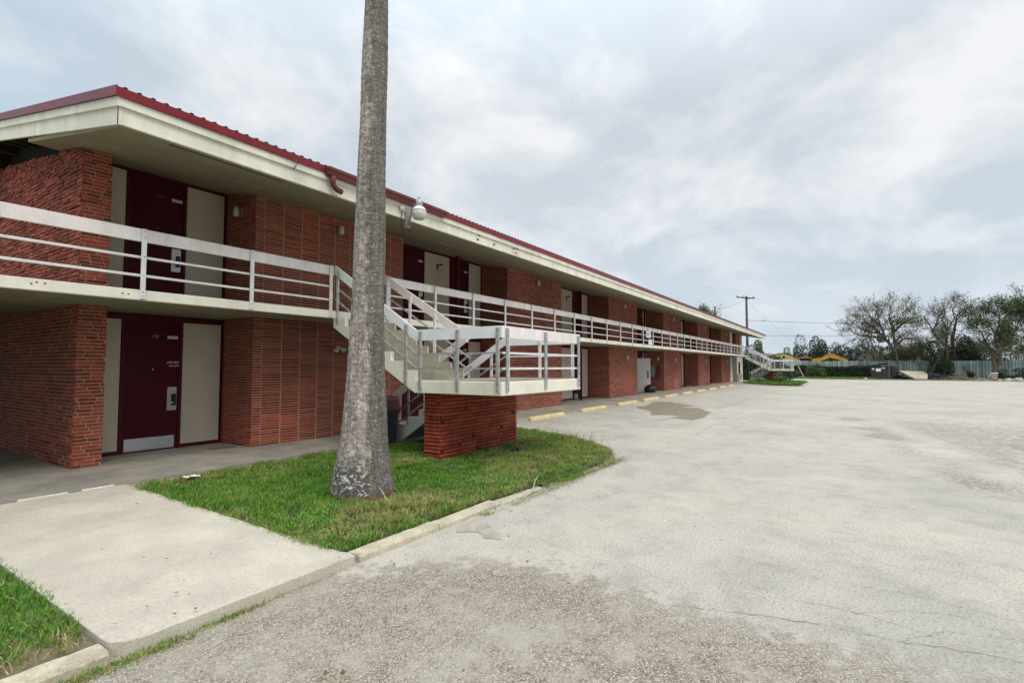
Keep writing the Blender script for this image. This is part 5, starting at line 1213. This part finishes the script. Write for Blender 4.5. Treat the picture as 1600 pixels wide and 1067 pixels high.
# fence of corrugated sheets
F_ = thing('metal_fence', (88, 0, 0), 'long grey-green corrugated metal fence behind the dumpster and trees', 'fence')
y = 17.0; i = 0
random.seed(5)
while y > -48:
    w_ = 3.05; h_ = 2.47+random.uniform(-.05, .06); mb = MB(); vs = []; nn = 10; fs = []
    for j in range(nn):
        y0_ = y-w_*j/nn; p_ = w_/nn; t_ = random.random()
        vs = [(88, y0_, 0), (88, y0_-p_*.55, 0), (88.1, y0_-p_*.7, 0), (88.1, y0_-p_, 0), (88, y0_, h_), (88, y0_-p_*.55, h_), (88.1, y0_-p_*.7, h_), (88.1, y0_-p_, h_)]
        mb.add(vs, [(0,1,5,4), (1,2,6,5), (2,3,7,6)], 0, t_)
        mb.add([(88.07, y0_-p_, 0), (88, y0_-p_, 0), (88, y0_-p_, h_), (88.07, y0_-p_, h_)], [(0,1,2,3)], 0, t_*.3)
    mb.build('fence_sheet', M['fence2'] if y > .5 else M['fence'], F_); y -= w_+.02; i += 1
mb = MB(); mb.box(88.08, 88.14, -48, 17, 2.1, 2.2); mb.box(88.08, 88.14, -48, 17, .6, .7); mb.build('fence_rail', M['steel'], F_)
o = MB().tube([(86.2, 6.0, 1.75), (84.6, 5.15, .05)], .05, 8).build('leaning_pole', M['steel']); tag(rebase(o, (84.6, 5.15, 0)), 'pale pipe leaning against the hedge near the far staircase', 'pole')

# utility poles and wires
def upole(loc, h_, label, arms=True):
    t = thing('utility_pole', loc, label, 'utility pole', 'utility poles behind the motel'); L_ = Vector(loc)
    MB().tube([L_, L_+Vector((0,0,h_))], [.17, .12], 12).build('pole', M['pole'], t, True)
    if arms:
        mb = MB(); a_ = L_+Vector((-.15,1.05,h_-.10)); b_ = L_+Vector((.2,-.95,h_-.35)); mb.bar(a_+Vector((-.14,0,0)), b_+Vector((-.14,0,0)), .10, .12); mb.bar(L_+Vector((-.9,.35,h_-.28)), L_+Vector((.5,-.2,h_-.28)), .08, .1); mb.build('crossarm', M['pole'], t)
        for f in (.05, .35, .9):
            q = a_.lerp(b_, f); MB().lathe([(.03, 0), (.06, .05), (.04, .10), (.05, .16), (.02, .2)], q+Vector((-.14,0,.06)), 8).build('insulator', M['dark'], t)
    return t
upole((66, 9.79, 0), 10.05, 'weathered wooden utility pole with crossarms at the far end of the motel'); upole((90, 18.2, 0), 11.7, 'shorter-looking pole top showing over the motel roof beside the light green treetop', False)
def wire(a_, b_, sag, label, r_=.018):
    a_, b_ = Vector(a_), Vector(b_); pts = []
    for i in range(25): f = i/24; p = a_.lerp(b_, f); p.z -= sag*4*f*(1-f); pts.append(p)
    o = MB().tube(pts, r_, 4).build('power_line', M['dark']); tag(rebase(o, a_), label, 'power line', 'overhead wires')
wire((66, 9.79, 7.15), (104, -30, 9.2), .9, 'upper of the two overhead wires running right from the utility pole')
wire((66, 9.79, 5.35), (104, -30, 7.2), .5, 'lower of the two overhead wires running right from the utility pole')
wire((66, 9.79, 9.7), (90, 18.2, 11.6), .5, 'thin wire between the two poles over the roof', .012)
wire((66, 9.79, 9.5), (86, 4, 2.6), .1, 'thin guy wire slanting down to the right from the pole top', .009)
# bird
bm_ = MB(); c = Vector((60, 7.27, 6.54)); bm_.sphere(c, .16, .07, .06, 10, 7); bm_.add([c+Vector((.05,.03,.02)), c+Vector((-.07,.03,.02)), c+Vector((-.03,.26,.12)), c+Vector((.05,.24,.11))], [(0,1,2,3)]); bm_.add([c+Vector((.05,-.03,.02)), c+Vector((-.07,-.03,.02)), c+Vector((-.03,-.26,.14)), c+Vector((.05,-.24,.13))], [(3,2,1,0)]); bm_.add([c+Vector((-.13,.03,0)), c+Vector((-.13,-.03,0)), c+Vector((-.26,-.05,0)), c+Vector((-.26,.05,0))], [(0,1,2,3)])
tag(rebase(bm_.build('bird', M['black']), c), 'small dark bird flying right of the utility pole', 'bird')

# excavators behind the fence
E_ = thing('excavator', (95, 7.0, 0), 'yellow excavator with its long boom stretched out behind the metal fence', 'excavator')
xe = 94.4
def ex(poly, d0, d1, name, m='excav', parent=None): mb = MB(); mb.prism(poly, 'x', d0, d1); return mb.build(name, M[m], parent or E_)
body = ex([(11.2, 1.2), (11.25, 3.2), (10.6, 3.5), (9.2, 3.82), (8.3, 3.80), (7.2, 3.3), (6.3, 2.85), (6.3, 1.2)], xe, xe+2.6, 'body', 'excav_pale')
ex([(11.25, 3.22), (10.6, 3.53), (9.2, 3.86), (8.3, 3.84), (7.2, 3.34), (6.3, 2.9), (6.3, 2.8), (7.25, 3.24), (8.3, 3.73), (9.2, 3.75), (10.6, 3.42), (11.2, 3.1)], xe-.04, xe-.005, 'edge_trim', 'dark', body)
ex([(9.35, 3.1), (9.35, 3.42), (9.12, 3.42), (9.12, 3.1)], xe-.03, xe-.002, 'vent', 'dark', body); ex([(8.75, 3.0), (8.75, 3.36), (8.4, 3.36), (8.4, 3.0)], xe-.03, xe-.002, 'vent', 'dark', body)
ex([(11.6, 1.6), (11.6, 3.3), (11.0, 3.62), (10.2, 3.62), (10.0, 3.2), (10.0, 1.6)], xe+1.6, xe+3, 'counterweight')
ex([(6.9, 1.3), (6.9, 3.0), (4.75, 3.0), (4.6, 1.3)], xe+.4, xe+1.6, 'cab', 'glassdark'); ex([(6.95, 3.0), (6.95, 3.12), (4.7, 3.12), (4.7, 3.0)], xe+.35, xe+1.65, 'cab_roof', 'excav')
ex([(4.75, 1.6), (4.75, 2.85), (4.2, 3.0), (3.4, 3.05), (3.2, 3.2), (2.4, 3.62), (1.9, 3.66), (1.2, 3.40), (-.05, 2.78), (-.25, 2.45), (.1, 2.42), (1.6, 2.92), (2.2, 3.08), (2.8, 2.80), (3.8, 2.42), (4.2, 1.6)], xe+.8, xe+1.3, 'boom')
ex([(.1, 2.7), (-.2, 2.75), (-.4, .8), (-.1, .7)], xe+.85, xe+1.25, 'arm'); ex([(-.05, .9), (-.6, .8), (-.7, .1), (.2, .0), (.5, .4)], xe+.6, xe+1.5, 'bucket', 'dark')
mb = MB(); mb.bbox(xe-.1, xe+.5, 6.2, 10.8, 0, .95, .15); mb.bbox(xe+2.1, xe+2.7, 6.2, 10.8, 0, .95, .15); mb.build('track', M['black'], E_)
mb = MB(); mb.tube([(xe+.6, 9.5, 3.42), (xe+.6, 9.3, 3.72), (xe+.6, 8.9, 3.78), (xe+.6, 8.6, 3.46)], .05, 6); mb.build('grab_rail', M['dark'], E_)

# dumpster and rubbish
D_ = thing('dumpster', (83.2, -3.6, 0), 'dark brown steel dumpster with black plastic lids and white stickers', 'dumpster')
zb = .03
mb = MB(); mb.prism([(-2.72, zb), (-4.55, zb), (-4.62, 1.62), (-2.65, 1.62)], 'x', 83.0, 84.4); dbody = mb.build('body', M['dump'], D_)
mb = MB()
for y_ in (-2.9, -3.4, -3.9, -4.4): mb.box(82.96, 83.0, y_-.04, y_+.04, zb+.05, 1.5)
mb.box(82.94, 83.0, -4.68, -2.6, 1.50, 1.60); mb.build('rib', M['dump'], dbody)
mb = MB(); mb.bar((83.7, -2.62, 1.68), (83.7, -4.65, 1.68), 1.5, .09); mb.bar((83.9, -3.5, 1.95), (83.9, -4.5, 2.05), 1.0, .22); mb.build('lid', M['black'], D_)
mb = MB(); mb.box(82.93, 82.95, -3.75, -3.2, 1.02, 1.42); mb.box(82.93, 82.95, -3.02, -2.8, 1.25, 1.45); mb.box(82.93, 82.95, -4.2, -3.8, 1.42, 1.52); mb.build('sticker', M['white'], dbody)
mb = MB(); mb.tube([(83.5, -4.7, 1.1), (83.5, -4.8, 1.1)], .12, 8); mb.tube([(83.5, -2.6, 1.1), (83.5, -2.5, 1.1)], .12, 8); mb.build('fork_pocket', M['dump'], D_)
can((84.6, -5.25, .0), 'tall dark teal bin standing right behind the dumpster', 'bin', 'bin', .42, 1.5, .35)
mb = MB(); vs = [(83.4,-5.7,1.12), (84.6,-5.3,1.15), (85.0,-8.3,1.05), (84.2,-8.65,.70), (82.9,-8.5,.12), (82.8,-7.3,.10)]
mb.add(vs+[(a+.03, b, c-.04) for a, b, c in vs], [[0,1,2,3,4,5], [11,10,9,8,7,6]]+[[i, (i+1) % 6, 6+(i+1) % 6, 6+i][::-1] for i in range(6)])
tag(rebase(mb.build('plywood_sheet', M['ply']), (83.5, -7, 0)), 'weathered beige plywood sheet propped on the rubbish beside the dumpster', 'plywood sheet')
def heap(name, c, rx, ry, h_, n_, m, label, lw=(.6, 1.6), th=.07, g='rubbish dumped along the fence'):
    random.seed(sum(map(ord, label))); mb = MB()
    for _ in range(n_):
        a = random.uniform(0, 6.28); q = random.random()**.6; x_, y_ = c[0]+rx*q*math.cos(a), c[1]+ry*q*math.sin(a); z_ = (1-q)*h_*random.uniform(.5, 1)+.05; ln = random.uniform(*lw); b = random.uniform(0, 6.28)
        d_ = Vector((math.cos(b)*.6, math.sin(b), random.uniform(-.25, .25)))*ln/2; p = Vector((x_, y_, z_)); mb.bar(p-d_, p+d_, random.uniform(.5, 2)*th, random.uniform(.4, 1.2)*th)
    tag(rebase(mb.build(name, m if isinstance(m, list) else M[m]), (c[0], c[1], 0)), label, 'rubbish heap', g)
heap('rubbish_heap', (84.4, -9.3, 0), 1.0, 1.3, 1.0, 60, 'bin', 'dark bluish rubbish heap right of the plywood sheet', (.4, 1.2), .22)
heap('scrap_timber_heap', (83.6, -11.4, 0), 1.0, 1.6, .75, 60, 'wood', 'brown heap of scrap timber in front of the fence')
heap('scrap_timber_heap', (83.4, -13.6, 0), .7, 1.5, .25, 26, 'ply', 'thin scatter of pale boards right of the brown timber heap')
heap('rubbish_heap', (83.2, -16.6, 0), .8, 1.6, .3, 30, 'offwhite', 'low pale rubble heap at the right end of the dumped rubbish', (.3, .7), .16)
heap('rubbish_heap', (82.3, -9.5, 0), .4, .5, .35, 18, 'brick', 'small reddish rubbish pile in front of the plywood edge', (.2, .5), .14)
heap('rubbish_heap', (84.4, -5.9, 0), .5, .8, .5, 20, 'black', 'black bags and scraps under the raised end of the plywood', (.3, .6), .25)
t = thing('plastic_bucket', (83.0, -14.75, 0), 'white plastic bucket lying among the rubbish', 'bucket'); mb = MB(); mb.lathe([(.26, .0), (.34, .75), (.37, .75), (.37, .82), (.32, .83)], (83.0, -14.75, .1), 16); mb.build('body', M['white'], t, True); mb = MB(); mb.tube([(83, -14.4, .8), (82.8, -14.3, .5), (82.8, -14.2, .35)], .03, 6); mb.build('handle', M['white'], t)
t = thing('road_debris', (81.2, -2.0, 0), 'small white scrap on the ground left of the dumpster', 'litter'); MB().bbox(81.1, 81.4, -2.15, -1.9, .02, .22, .05).build('scrap', M['white'], t)
heap('rubbish_heap', (60.2, 7.6, .1), .6, .7, .45, 22, 'white', 'white and dark rubbish under the far staircase', (.3, .7), .14)
heap('rubbish_heap', (55.3, 8.9, .1), .3, .3, .4, 10, 'offwhite', 'small pile of white buckets and cans at the end of the walkway', (.2, .4), .16)
